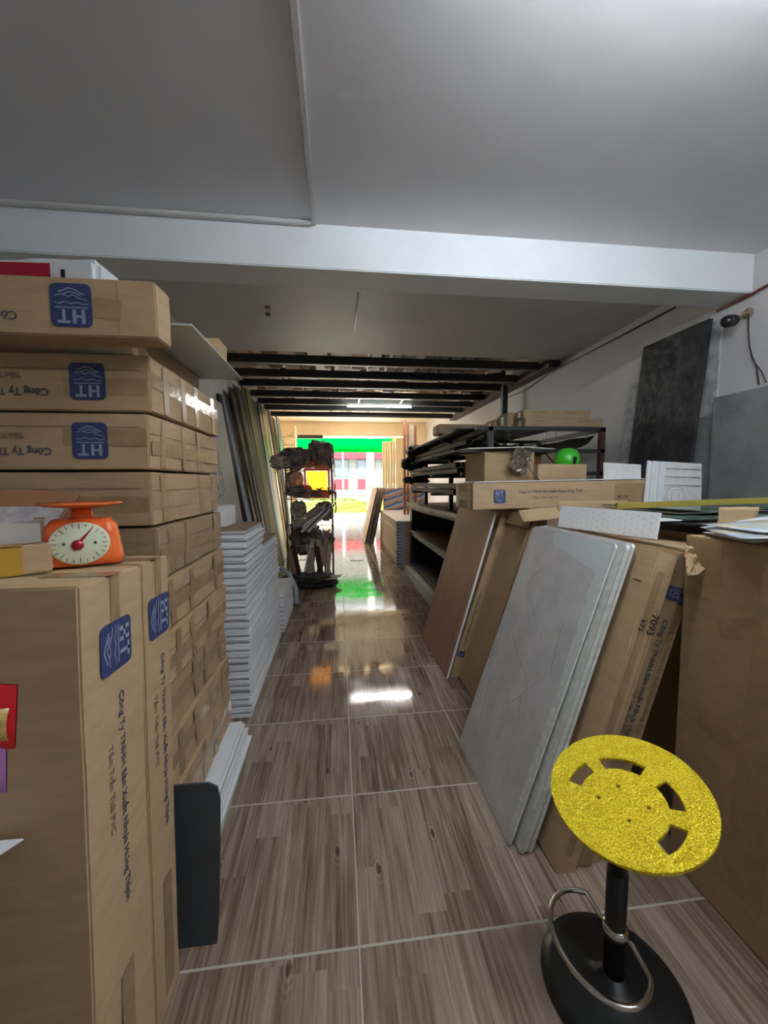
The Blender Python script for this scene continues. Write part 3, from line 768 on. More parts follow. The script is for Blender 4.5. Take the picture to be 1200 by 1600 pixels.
lean_sheet('dark_board', 'nearly black panel leaning on the left wall before the bright gold one', -.99, -1.36, 7.1, .28, .02, 2.84, M['joist'], M['black_matt'], grp=g_)
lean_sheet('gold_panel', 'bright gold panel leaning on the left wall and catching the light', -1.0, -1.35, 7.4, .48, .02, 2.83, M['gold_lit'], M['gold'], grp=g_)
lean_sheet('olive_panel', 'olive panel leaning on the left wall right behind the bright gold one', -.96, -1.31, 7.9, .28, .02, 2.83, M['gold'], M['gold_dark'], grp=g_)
lean_sheet('brown_panel', 'brown panel with beige edge leaning behind the bright gold panel', -.95, -1.28, 8.2, .3, .016, 2.75, M['board_brown'], M['beige_edge'], grp=g_)
lean_sheet('blue_sheet', 'pale blue sheet, the farthest of the leaning sheets on the left', -1.0, -1.29, 8.75, .5, .02, 2.86, M['board_blue'], M['board_blue'], grp=g_)

# ------------------------------------------------------------------ LEFT: wire rack with wrapped goods
t = thing('metal_rack', 'chrome wire rack with dusty wrapped goods standing before the shop front', 'rack', (-.42, 6.15, 0))
for sx in (-1, 1):
    for sy in (-1, 1):
        MB().tube([(sx * .33, sy * .3, 0), (sx * .33, sy * .3, 1.86)], .012, 8).build('post', M['chrome'], t)
for z in (.3, .82, 1.2, 1.62):
    mb = MB()
    for sy in (-1, 1): mb.tube([(-.33, sy * .3, z), (.33, sy * .3, z)], .006, 6)
    for sx in (-1, 1): mb.tube([(sx * .33, -.3, z), (sx * .33, .3, z)], .006, 6)
    for k in range(12): mb.tube([(-.33 + .06 * k, -.3, z), (-.33 + .06 * k, .3, z)], .0025, 5)
    mb.build('wire_shelf', M['chrome'], t)
mb = MB()
for k in range(3): mb.tube([(.342, -.3, .45 + k * .5), (.342, .3, .6 + k * .5)], .004, 5)
mb.build('side_brace', M['chrome'], t)
def lump(name, label, cat, loc, size, m, seed, rough=.3, n=26, freq=3.5, rot=(0, 0, 0)):
    bm = bmesh.new(); bmesh.ops.create_icosphere(bm, subdivisions=4, radius=1)
    for v in bm.verts:
        p = v.co.copy()
        q = Vector([math.copysign(abs(c) ** .65, c) for c in p])
        k = 1 + rough * noise.noise(p * freq + Vector((seed, seed * 3.1, 0))) + rough * .5 * noise.noise(p * freq * 3 + Vector((seed, 0, 5)))
        v.co = Vector((q.x * size[0] / 2, q.y * size[1] / 2, q.z * size[2] / 2)) * k
    mn = min(v.co.z for v in bm.verts)
    for v in bm.verts: v.co.z = max(v.co.z - mn, 0) ; v.co.z -= 0
    mb = MB(); mb.bm.free(); mb.bm = bm
    o = mb.build(name, m); tag(o, label, cat, None, loc, rot); return o
lump('wrapped_bundle', 'dusty plastic-wrapped bundle on the top left of the wire rack', 'bundle', (-.62, 6.1, 1.63), (.46, .55, .3), M['film_dark'], 3)
lump('wrapped_bundle', 'rounded dusty bundle on the top right of the wire rack', 'bundle', (-.25, 6.12, 1.63), (.36, .5, .4), M['film_dark'], 9, .35)
lump('wrapped_bundle', 'brown wrapped bundle hanging over the top left corner of the rack', 'bundle', (-.82, 5.93, 1.632), (.3, .22, .2), M['film_brown'], 14)
lump('wrapped_bundle', 'crumpled dark wrapped bundle on the middle shelf of the rack below the amber light', 'bundle', (-.45, 6.08, 1.207), (.62, .5, .17), M['film_dark'], 21, .4)
lump('wrapped_bundle', 'striped brown plastic-wrapped bundle on the rack left of the amber light', 'bundle', (-.66, 6.2, 1.207), (.26, .3, .4), M['film_brown'], 25, .15)
lump('wrapped_bundle', 'clear wrapped bundle with white contents on the lower middle shelf of the rack', 'bundle', (-.6, 6.1, .827), (.22, .3, .33), M['film_brown'], 31, .2)
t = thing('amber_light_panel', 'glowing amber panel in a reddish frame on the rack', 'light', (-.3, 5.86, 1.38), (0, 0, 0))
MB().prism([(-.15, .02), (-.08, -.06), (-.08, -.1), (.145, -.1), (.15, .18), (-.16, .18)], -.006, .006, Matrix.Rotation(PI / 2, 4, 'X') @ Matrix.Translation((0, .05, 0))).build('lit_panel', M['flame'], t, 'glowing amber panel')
mb = MB()
for (a, b, c_, d_) in ((-.19, .18, .235, .27), (-.19, -.165, -.1, .24), (.155, .18, -.1, .24), (-.19, .18, -.17, -.055)):
    mb.box(a, b, -.012, .012, c_, d_, bev=.002)
mb.build('frame', M['flame_rim'], t, 'reddish frame')
lump('wrapped_bundle', 'brown film-wrapped bundle at the right of the lower middle rack shelf', 'bundle', (-.22, 6.25, .827), (.26, .3, .3), M['film_brown'], 37, .25)
lump('wrapped_bundle', 'dark wrapped heap on the lowest shelf of the rack', 'bundle', (-.5, 6.2, .307), (.45, .5, .42), M['film_dark'], 41, .4)
lump('wrapped_bundle', 'brown wrapped heap at the right of the lowest rack shelf', 'bundle', (-.2, 6.2, .307), (.24, .4, .36), M['film_brown'], 43, .3)
for k, (x0_, z0_, z1_, m_) in enumerate(((-.05, 1.25, 1.75, 'film_brown'), (-.04, .95, 1.3, 'film_dark'))):
    def dr(u, v, x0_=x0_, z0_=z0_, z1_=z1_, k=k): return (x0_ + .03 * noise.noise(Vector((u * 4, v * 5, k))), 5.86 + .55 * u + .03 * noise.noise(Vector((u * 3, v * 7, k + 4))), z0_ + (z1_ - z0_) * v)
    o = MB().grid(dr, 12, 14, .002, smooth=False).build('draped_film', M[m_]); tag(o, 'crumpled film draped over the right side of the wire rack, the %s one' % ('upper' if k == 0 else 'lower'), 'film')
for k in range(7):
    o = MB().box(-.012, .012, -.6, .0, -.012, .012, bev=.002).build('white_profile', M['foam'] if k % 2 == 0 else M['profile'][2])
    tag(o, 'slanting profile strip sticking out of the middle of the rack, %s' % ['first', 'second', 'third', 'fourth', 'fifth', 'sixth', 'last'][k] + ' from the left', 'profile', 'white profile strips in the rack', (-.2 + .045 * (k % 4) , 6.12 - .12 * (k // 4), 1.1 - .05 * (k // 4)), (R(30), 0, R(-38)))
o = MB().tube([(-.66, 5.75, .8), (-.28, 5.95, 1.06)], .06, 14).build('wrapped_roll', M['film_brown']); tag(o, 'brown wrapped roll lying slanted across the rack', 'roll')
rk = random.Random(4)
for k in range(9):
    m_ = [M['card_dark'], M['board_brown'], M['film_brown'], M['card'][2], M['foam_grey']][k % 5]
    o = MB().box(-.035, .035, -.03, .03, 0, .5 + .06 * (k % 3), bev=.004).build('scrap_profile', m_)
    tag(o, 'scrap length of profile leaning at the foot of the rack, %s from the left' % ['first', 'second', 'third', 'fourth', 'fifth', 'sixth', 'seventh', 'eighth', 'last'][k], 'profile', 'scrap profiles at the foot of the rack', (-.62 + k * .062, 5.62 + .05 * (k % 3), .04), (R(rk.uniform(-34, -20)), R(rk.uniform(-22, 25)), R(rk.uniform(-20, 20))))
lump('dark_bag', 'flat black bag on the floor at the foot of the rack', 'bag', (-.42, 5.55, 0.001), (.75, .55, .14), M['black_matt'], 50, .35)

# ------------------------------------------------------------------ far end of the shop
for k, (x, w) in enumerate(((1.36, .05), (1.43, .04), (1.5, .06), (1.58, .05))):
    o = MB().box(-w / 2, w / 2, -.02, .02, 0, 2.68 - .03 * k, bev=.003).build('timber_strip', M['red_stick'] if k != 2 else M['gyp_side'])
    tag(o, 'tall reddish timber strip standing behind the gypsum boards, %s from the doorway' % ['first', 'second', 'third', 'fourth'][k], 'timber', 'timber strips by the shop front', (x, 8.0, .001))
for k in range(5):
    x = 1.46 + k * .085
    o = MB().box(0, .075, 0, .05, 0, 2.76, bev=.004).build('door_leaf', M['cream_post'])
    tag(o, 'cream folding shutter slat right of the doorway, %s from the left' % ['first', 'second', 'third', 'fourth', 'last'][k], 'shutter', 'folded shutter slats', (x, 12.86 + .03 * (k % 2), .001))
o = MB().box(0, .34, 0, .06, 0, 2.86, bev=.004).build('door_panel', M['cream_post']); tag(o, 'wide cream door panel right of the folded shutter slats', 'door', None, (1.9, 12.84, .001))
o = MB().box(-.8, 0, -.12, .12, 0, .1, bev=.02).build('shutter_box', M['board_grey']); tag(o, 'grey-green shutter box at the upper left of the doorway', 'shutter box', None, (-.45, 12.8, 2.825))
o = MB().box(-.14, .14, -.05, .05, -.03, 0, bev=.005).build('ceiling_fitting', M['card_dark']); tag(o, 'small brown fitting on the far cream ceiling', 'fitting', None, (.4, 11.4, 3.36))
for k in range(6):
    zz = [2.0, 2.3, 2.55, 2.0, 2.3, 2.78][k]
    lump('stored_bag', 'dusty beige bag on the far left shelf by the doorway, %s' % ['lowest on the left', 'middle on the left', 'upper on the left', 'lowest on the right', 'middle on the right', 'topmost'][k], 'bag', (-1.63 + .25 * (k // 3), 12.0, zz + .012), (.17, .26, .15), [M['gyp_side'], M['card_dark'], M['wall_far']][k % 3], 60 + k, .3)
t = thing('storage_shelf', 'tall beige shelf on the far left wall before the doorway', 'shelf', (-1.5, 12.0, 0))
for z in (2.0, 2.3, 2.55, 2.78): MB().box(-.3, .28, -.2, .2, z - .01, z + .008).build('shelf_board', M['cream_post'], t)
for sx in (-.3, .26):
    MB().box(sx, sx + .02, -.2, .2, 0, 3.1).build('side_panel', M['cream_post'], t)

# gypsum boards by the doorway on the right
n = 14
for i in range(n):
    o = MB().box(0, .62, 0, 2.62, 0, .052, bev=.003).build('gypsum_board', [M['gyp_side'], M['gyp_top'], M['wrap']])
    for p in o.data.polygons:
        if p.normal.z > .9: p.material_index = 1
        elif p.normal.y < -.9: p.material_index = 2
    tag(o, 'gypsum board in the pile beyond the shelf unit, ' + nth(i, n), 'board', 'gypsum boards in the low pile', (.985 + rk.uniform(-.012, .006), 6.6 + rk.uniform(-.008, .008), .001 + i * .0555))
t = thing('wrapped_board_bundle', 'upright bundle wrapped in blue and orange print beyond the gypsum pile', 'bundle', (1.58, 9.34, 0.001))
MB().box(-.49, .49, -.06, .12, 0, 1.29, bev=.006).build('printed_wrap', M['wrap'], t)
for k in range(5):
    ang = R(13 - k * .3)
    t = thing('grey_board', 'pale board leaning at the doorway end of the gypsum pile, %s from the left' % ['first', 'second', 'third', 'fourth', 'last'][k], 'board', (.6 + k * .05, 9.1, .006), (0, ang, 0), 'leaning boards by the doorway')
    MB().box(0, .014, 0, 1.3, 0, 1.33).build('sheet', M['gyp_side'], t)
    MB().box(.001, .013, -.003, 0, .002, 1.328).build('near_edge', M['joist'] if k % 2 == 0 else M['foam_grey'], t)

# ------------------------------------------------------------------ street outside
struct('pavement_1', MB().box(-8, 10, 13.5, 19.2, -.2, -.02), M['pavement'])
struct('road_1', MB().box(-30, 40, 19.2, 30, -.3, -.12), M['road'])
struct('awning_ground_1', MB().box(-30, 40, 30, 60, -.3, -.05), M['pavement'])
t = thing('shop_awning', 'bright green awning hanging outside over the doorway', 'awning', (.2, 15.2, 2.72))
def aw(u, v): return (-1.9 + 3.8 * u, .0 + 1.25 * v, .25 - .17 * v + .02 * math.sin(u * 40))
MB().grid(aw, 24, 4, .01).build('canopy', M['awning'], t)
MB().box(-1.9, 1.9, 1.23, 1.26, -.06, .1).build('valance', M['awning'], t)
MB().box(-1.9, 1.9, -.03, .0, .1, .38).build('front_sheet', M['awning'], t)
for sx in (-1.85, 1.85): MB().tube([(sx, 0, .25), (sx, 1.25, .07)], .02).build('arm', M['white'], t)
for sx in (-1.95, 1.95):
    o = MB().tube([(0, 0, 0), (0, 0, 2.8)], .03).build('awning_post', M['white']); tag(o, 'white post holding the %s side of the green awning' % ('left' if sx < 0 else 'right'), 'post', None, (.2 + sx, 16.42, -.02))
o = MB().tube([(0, 0, 0), (0.02, 0, 2.2), (0, 0, 5)], [.17, .15, .13], 14).build('tree_trunk', M['bark']); tag(o, 'pale sunlit trunk at the kerb straight ahead of the doorway', 'tree', None, (1.5, 18.3, -.03))
def hedge(label, x0, x1, y, h, d, seed):
    bm = bmesh.new(); bmesh.ops.create_cube(bm, size=1)
    bmesh.ops.subdivide_edges(bm, edges=bm.edges[:], cuts=14, use_grid_fill=True)
    for v in bm.verts:
        p = Vector(((v.co.x) * (x1 - x0), v.co.y * d, (v.co.z + .5) * h))
        k = noise.noise(p * 3 + Vector((seed, 0, 0))); k2 = noise.noise(p * 9)
        v.co = p + Vector((.1 * k, .1 * k2, .1 * k * (v.co.z > -.4) + .05 * k2 * (v.co.z > -.4)))
    mb = MB(); mb.bm.free(); mb.bm = bm
    o = mb.build('hedge', M['hedge']); tag(o, label, 'hedge', None, ((x0 + x1) / 2, y, -.02)); return o
hedge('low yellow-green hedge at the kerb outside the doorway', -2.2, 4.5, 18.9, .55, .5, 1)
hedge('higher yellow-green bush rising behind the low hedge', -1.5, 1.1, 20.3, .62, .6, 5)
o = MB().box(-.21, .21, -.03, .03, 0, .85, bev=.01).box(-.02, .02, -.02, .02, -1.1, 0).build('sign_board', M['white']); tag(o, 'white signboard on a post at the kerb outside', 'sign', None, (1.46, 17.6, 1.08))
# building across the street
t = thing('street_building', 'pale building with a red sign band across the street', 'building', (1.0, 32, -.05))
MB().box(-14, 16, 0, 6, 0, 9, ).build('wall', M['bldg'], t)
MB().box(-14, 16, -.5, 0, 3.35, 4.1).build('sign_band', M['sign_red'], t)
for k in range(10):
    f = MB().box(0, 1.5, -.06, 0, .4, 3.4).build('shop_window', M['bldg2'], t); f.location = (-10 + k * 2.1, 0, 0)
    MB().box(.1, 1.4, -.08, -.06, 1.9, 3.2).build('pane', M['dark_glass'], f)
    MB().box(.1, 1.4, -.09, -.06, .9, 1.7).build('red_panel', M['sign_red'], f)
mb = MB()
for k in range(14): mb.tube([(-12 + k * 1.9, -1.2, 0), (-12 + k * 1.9, -1.2, 4.2)], .06, 6)
mb.build('column', M['white'], t)
t = thing('parked_car', 'white car parked across the street at the right of the doorway view', 'car', (4.2, 25.0, -.12))
def carb(u, v): return None
pts = [(-2.1, .3), (2.1, .3), (2.15, .75), (1.4, .9), (.8, 1.4), (-.9, 1.45), (-1.7, .95), (-2.15, .85)]
MB().prism(pts, -.85, .85, Matrix.Rotation(PI / 2, 4, 'X')).build('body', M['white'], t)
MB().prism([(-1.5, .97), (1.2, .97), (.75, 1.35), (-.85, 1.38)], -.86, .86, Matrix.Rotation(PI / 2, 4, 'X')).build('side_glass', M['dark_glass'], t)
for sx in (-1.35, 1.35):
    for sy in (-.86, .66): MB().lathe([(0, 0), (.33, 0), (.33, .2), (0, .2)], 20, Matrix.Translation((sx, sy + .2, .33)) @ Matrix.Rotation(PI / 2, 4, 'X')).build('wheel', M['black_matt'], t)
t = thing('street_tree', 'warm coloured tree leaves at the top right of the doorway view', 'tree', (4.6, 21.5, -.12))
MB().tube([(0, 0, 0), (.1, 0, 3), (0, 0, 4)], [.14, .1, .06]).build('trunk', M['bark'], t)
bm = bmesh.new(); bmesh.ops.create_icosphere(bm, subdivisions=4, radius=1.7)
for v in bm.verts: v.co = v.co * (1 + .35 * noise.noise(v.co * 3)) + Vector((0, 0, 4.6))
mb = MB(); mb.bm.free(); mb.bm = bm; mb.build('crown', M['leaf_warm'], t)

# ------------------------------------------------------------------ RIGHT: dark shelf unit and steel rack
t = thing('shelf_unit', 'low dark shelf unit with worn plywood tops along the right side', 'shelf', (0, 0, 0))
for (x, y) in ((1.2, 6.36), (2.56, 6.36), (1.2, 3.1), (2.56, 3.1), (1.2, 4.75), (2.56, 4.75)):
    if (x, y) == (1.2, 4.75): continue
    MB().box(x, x + .09, y, y + .13, .001, 1.03, bev=.004).build('post', M['steel_dark'], t)
MB().box(1.2, 2.65, 6.45, 6.5, .001, 1.03).build('end_panel', M['steel_dark'], t)
MB().box(2.6, 2.66, 3.1, 6.5, .001, 1.03).build('back_panel', M['steel_dark'], t)
for z in (.09, .575):
    MB().box(1.18, 2.6, 3.08, 6.45, z, z + .03).build('shelf_board', M['steel_dark'], t)
def top_b(u, v): return (1.13 + .02 * math.sin(v * 7) + 1.5 * u, 3.05 + 3.45 * v, 1.038 + .012 * math.sin(v * 5 + 1) * (1 - u))
MB().grid(top_b, 8, 24, -.06).build('top_board', M['wood_shelf'], t)
for k in range(4):
    o = MB().box(0, 1.35, 0, 2.25 + .1 * k, 0, .009).build('stored_sheet', M['wood_shelf'] if k == 3 else M['green_white'])
    tag(o, 'thin sheet on the middle level of the dark shelf unit, ' + nth(k, 4), 'sheet', 'sheets on the middle shelf', (1.17 + .012 * k, 3.75 + .03 * k, .608 + k * .0105), (0, 0, R(.3 * k)))
for k in range(5):
    o = MB().box(0, 1.4, 0, 2.3, 0, .012).build('stored_sheet', M['green_white'])
    tag(o, 'pale greenish sheet on the floor at the dark shelf unit, ' + nth(k, 5), 'sheet', 'greenish sheets at the foot of the shelf', (1.04 + .016 * k, 3.95 + .02 * k, .001 + k * .0145), (0, 0, R(-.4 + .35 * k)))

ZS = 1.066
t = thing('steel_rack', 'tall dark steel rack standing on the low shelf unit, loaded with long profiles', 'rack', (0, 0, 0))
for (x, y) in ((1.42, 3.62), (2.56, 3.62), (1.36, 6.1), (2.56, 6.1), (1.4, 4.85), (2.56, 4.85)):
    MB().box(x, x + .05, y, y + .05, ZS, 1.96, bev=.003).build('post', M['steel_rust'] if x > 2 else M['steel_dark'], t)
for z in (1.27, 1.5, 1.72, 1.93):
    for y in (3.62, 4.85, 6.1): MB().box(1.16 if z < 1.9 else 1.3, 2.61, y, y + .04, z, z + .035).build('cross_rail', M['steel_dark'], t)
for x in (1.42, 2.56): MB().box(x, x + .04, 3.62, 6.15, 1.925, 1.965).build('long_rail', M['steel_dark'], t)
mb = MB(); mb.tube([(2.585, 3.66, 1.10), (2.585, 4.86, 1.9)], .008, 6).build('diagonal_brace', M['steel_rust'], t)
# long profiles
rp_ = random.Random(21)
for lv, (z, nn, xs) in enumerate(((1.306, 10, 1.2), (1.536, 11, 1.2), (1.756, 10, 1.24))):
    for k in range(nn):
        w, h = rp_.uniform(.04, .075), rp_.uniform(.03, .06)
        y0 = rp_.uniform(3.72, 4.2); y1 = rp_.uniform(6.2, 6.75)
        x = xs + .105 * k if k < 6 else xs + .105 * (k - 6) + .03
        zz = z + .001 if k < 6 else z + .063
        o = MB()
        o.box(0, w, 0, y1 - y0, 0, .004); o.box(0, w, 0, y1 - y0, h - .004, h); o.box(0, .004, 0, y1 - y0, .004, h - .004); o.box(w - .004, w, 0, y1 - y0, .004, h - .004)
        o = o.build('metal_profile', rp_.choice(M['profile']))
        tag(o, 'long metal profile lying on the %s level of the dark steel rack' % ['lowest', 'middle', 'upper'][lv], 'profile', 'metal profiles on the %s rack level' % ['lowest', 'middle', 'upper'][lv], (x, y0, zz))
# dark plastic sleeves hanging over far ends of the rails
for k, (x, y, z, s) in enumerate(((1.2, 6.35, 1.62, (.36, .35, .2)), (1.25, 6.3, 1.40, (.4, .3, .12)), (1.3, 6.35, 1.83, (.36, .3, .2)))):
    lump('plastic_sleeve', 'black plastic sleeve over the far ends of the profiles, %s' % ['middle one', 'lowest one', 'topmost one'][k], 'sleeve', (x + .05, y + .2, z), s, M['black_matt'], 80 + k, .3)
def sag(u, v): return (1.2 + 1.0 * u, 3.9 + 2.9 * v, 1.975 - .55 * max(0, v - .8) + .005 * math.sin(u * 5))
o = MB().grid(sag, 8, 16, .012).build('sagging_sheet', M['steel_dark']); tag(o, 'dark sagging sheet laid along the top of the steel rack', 'sheet', None, (0, 0, .006))
def sag2(u, v): return (1.44 + 1.12 * u, 3.72 + 1.1 * v, 1.9 - .2 * math.sin(PI * min(1, max(0, u))) ** .5 * (.8 + .2 * v) - .03 * noise.noise(Vector((u * 4, v * 4, 2))))
o = MB().grid(sag2, 16, 10, .006).build('dark_tarpaulin', M['black_matt']); tag(o, 'dark tarpaulin sagging under the top of the steel rack', 'tarpaulin')  # added sheet, stands in for the dark shade under the rack top
# cartons on top of the steel rack
lay = [(1.775, 3.62, .67, .16, .083, 'upper'), (1.72, 3.61, .85, .18, .08, 'lower')]
zt = 1.968
def flat_box(label, x0, y0, w, d, h, z, ci, seed, txt=None, lab_end=True, grp=None):
    t = carton(label, w, d, h, (x0 + w / 2, y0 + d / 2, z), ci=ci, seed=seed, crush=.002, group=grp)
    fr = face(w, d, h, 'front')
    if txt:
        text(txt[0], .026, M['ink_grey'], t, at(fr, -w / 2 + .07, .012))
        text(txt[1], .022, M['ink_grey'], t, at(fr, -w / 2 + .07, -.02))
        text(txt[2], .026, M['ink_grey'], t, at(fr, w / 2 - .27, .01))
    if lab_end:
        fl = face(w, d, h, 'left')
        MB().prism(rrect(.05, h * .6, .004), 0, .0006).build('end_label', M['white'], t).matrix_local = at(fl, 0, 0)
    return t
g9 = 'flat cartons on top of the steel rack'
flat_box('flat brown carton on the right end of the rack top, lower of two', 1.78, 3.62, .8, .22, .078, zt, 2, 101, ('TRẦN NHỰA', 'PVC PANEL', 'HÀNG DỄ VỠ'), grp=g9)
flat_box('flat brown carton on the right end of the rack top, upper of two', 1.77, 3.63, .68, .2, .08, zt + .08, 2, 102, ('TRẦN NHỰA', 'PVC PANEL', 'LED PANEL'), grp=g9)
flat_box('flat brown carton on the rack top, second row behind the right end', 1.72, 3.88, .5, .26, .14, zt + .033, 2, 103, grp=g9)
flat_box('flat brown carton on the rack top, third row behind the right end', 1.7, 4.18, .5, .26, .12, zt + .033, 1, 104, grp=g9)
flat_box('long flat brown carton on the middle of the rack top', 1.17, 4.5, .72, .3, .11, zt + .033, 2, 105, ('TRẦN NHỰA', 'PVC PANEL', ''), grp=g9)
o = MB().box(0, .55, 0, .5, 0, .006).build('white_sheet', M['white']); tag(o, 'thin white sheet under the long flat carton on the rack', 'sheet', None, (1.55, 3.76, 1.945), (0, R(0), 0))

# open carton, small carton, green helmet
t = thing('open_carton', 'open brown carton standing on the shelf unit behind the long marked carton', 'box', (1.40, 3.34, ZS), (0, 0, R(3)))
w_, d_, h_ = .44, .42, .62
mb = MB()
for (a, b, c_, e) in ((-w_ / 2, w_ / 2, -d_ / 2, -d_ / 2 + .005), (-w_ / 2, w_ / 2, d_ / 2 - .005, d_ / 2), (-w_ / 2, -w_ / 2 + .005, -d_ / 2, d_ / 2), (w_ / 2 - .005, w_ / 2, -d_ / 2, d_ / 2)):
    mb.box(a, b, c_, e, 0, h_)
mb.box(-w_ / 2, w_ / 2, -d_ / 2, d_ / 2, 0, .005)
mb.build('body', M['card'][1], t)
tape_strip(t, at(face(w_, d_, h_, 'front'), .0, .06, PI / 2), .14, .06)
tape_strip(t, at(face(w_, d_, h_, 'front'), .03, .24, .4), .06, .05)
MB().box(-w_ / 2, w_ / 2, -.15, 0, 0, .005, Matrix.Translation((0, d_ / 2, h_)) @ Matrix.Rotation(R(-172), 4, 'X')).build('flap', M['card'][1], t)
o = MB().prism([(0, 0), (.44, -.1), (.86, .1), (.5, .36), (.02, .38)], 0, .005).build('white_sheet', M['white']); tag(o, 'thin white sheet lying across the open carton under the rack', 'sheet', None, (1.04, 3.08, 1.71), (R(0), R(-1), R(6)))
def crump(u, v):
    x = (u - .5) * .16; z = (v - .5) * .2
    return (x + .02 * noise.noise(Vector((u * 5, v * 5, 1))), .05 * noise.noise(Vector((u * 4, v * 4, 7))) + .02 * noise.noise(Vector((u * 11, v * 11, 2))), z + .03 * noise.noise(Vector((u * 6, v * 3, 4))))
o = MB().grid(crump, 14, 14, .001, smooth=False).build('crumpled_film', M['foil']); tag(o, 'crumpled shiny film hanging on the corner of the open carton', 'film', None, (1.47, 3.06, 1.62), (0, R(25), R(10)))
o = MB().grid(lambda u, v: (.02 * (u - .5) + .12 * v * v, .0 + .01 * math.sin(u * 6), -.2 * v), 4, 10, .001).build('film_strip', M['foil']); tag(o, 'strip of clear film hanging between the open carton and the small one', 'film', None, (1.52, 3.05, 1.64))
t = carton('small brown carton in front of the green helmet', .43, .3, .52, (1.84, 3.22, ZS), (0, 0, R(1)), ci=3, seed=110)
t = thing('green_helmet', 'bright green helmet with a dark slot resting on the small brown carton', 'helmet', (1.99, 3.25, ZS + .521))
MB().lathe([(0, .145), (.04, .14), (.075, .12), (.095, .09), (.104, .05), (.105, .01), (.1, 0), (.095, 0), (.09, .01), (0, .012)], 40).build('shell', M['green'], t)
MB().box(-.012, .012, -.1055, -.096, .03, .09, Matrix.Rotation(R(14), 4, 'X')).build('slot', M['black_matt'], t, 'dark slot')
MB().lathe([(0, 0), (.018, 0), (.018, .002), (0, .003)], 20, Matrix.Translation((.055, -.058, .104)) @ Matrix.Rotation(R(42), 4, 'X') @ Matrix.Rotation(R(35), 4, 'Y')).build('sticker', M['white'], t, 'white sticker')  # white disc set on the shell as a painted highlight
o = MB().box(-.1, .1, -.06, .06, 0, .12, bev=.004).build('small_box', M['orange_bg']); tag(o, 'small reddish box behind the small brown carton', 'box', None, (1.74, 3.47, ZS + .52)); o.location.z = ZS + .001 + 0
o.scale = (1, 1, 5)
# loose cables under the rack top
for k, pts in enumerate((([(1.6, 3.6, 1.925), (1.62, 3.58, 1.78), (1.7, 3.58, 1.8), (1.9, 3.58, 1.79), (2.05, 3.58, 1.8), (2.08, 3.58, 1.925)]), ([(1.58, 3.62, 1.92), (1.57, 3.6, 1.8), (1.59, 3.6, 1.735)]), ([(2.0, 3.62, 1.92), (1.98, 3.6, 1.8), (2.1, 3.6, 1.76), (2.2, 3.6, 1.76)]))):
    o = MB().tube(pts, .0022, 5).build('loose_cable', M['wire']); tag(o, 'thin loose cable hanging under the rack top, %s' % ['the looping one', 'the short left one', 'the right one'][k], 'cable')

# ------------------------------------------------------------------ RIGHT: leaning boards and cartons
def lean(name, label, x0, x1, z1, y0, L, cat='board', grp=None, yr=0.0):
    ang = math.atan2(x1 - x0, z1)
    return thing(name, label, cat, (x0, y0, .004), (0, ang, yr), grp), math.hypot(x1 - x0, z1)
t, Hh = lean('reddish_board', 'reddish brown board with a white edge leaning against the dark shelf unit', .768, 1.12, 1.215, 2.72, .83)
MB().box(0, .014, 0, .83, 0, Hh).build('sheet', M['card_red'], t)
MB().box(.0, .015, -.004, 0, 0, Hh).box(.0, .015, -.004, .83, Hh, Hh + .003).build('near_edge', M['white'], t, 'white edge')
text('Công Ty TNHH Sản Xuất Nhựa', .04, M['ink_grey'], t, frame((-.0006, .1, .2), (0, 0, 1), (0, 1, 0)))
def lean_carton(label, x0, y0, L, th, Hc, ang, ci, seed, crush=.003):
    t = thing('cardboard_carton', label, 'box', (x0, y0, .004 + 0.0), (0, ang, 0))
    b = carton_body(t, th, L, Hc, ci, seed, crush)
    b.location = (th / 2, L / 2, 0)
    fl = face(th, L, Hc, 'left'); fl.translation += Vector((th / 2, L / 2, 0))
    fn = face(th, L, Hc, 'front'); fn.translation += Vector((th / 2, L / 2, 0))
    return t, fl, fn
t, fl, fn = lean_carton('thin marked carton leaning right behind the reddish board', .80, 2.735, .62, .06, 1.3, R(17.6), 0, 120)
logo(t, at(fn, 0, -.46, PI / 2, .001), .05)
text(T1, .022, M['ink'], t, at(fn, 0, -.4, PI / 2))
text('7093', .03, M['ink_grey'], t, at(fn, 0, .36, PI / 2))
t, fl, fn = lean_carton('plain brown carton leaning between the thin marked carton and the grey panels', .865, 2.365, .36, .09, 1.3, R(17.2), 1, 121)
# tray lid on its face
mb = MB().box(-.17, .17, -.64, .53, 0, .004).box(-.17, -.165, -.64, .53, .0, .012).box(.165, .17, -.64, .53, 0, .012).box(-.17, .17, .525, .53, 0, .012)
mb.build('lid_panel', M['card'][1], t).matrix_local = at(fl, 0, 0, 0, .001)
MB().box(-.175, .175, 0, .09, 0, .006).build('top_flap', M['card'][2], t).matrix_local = at(fl, 0, Hh / 2 - .09, 0, .014)
tape_strip(t, at(fl, .1, .1, 0, .006), .05, .04); tape_strip(t, at(fl, .06, -.55, .2, .006), .09, .05); tape_strip(t, at(fl, -.13, -.5, .9, .006), .06, .03)

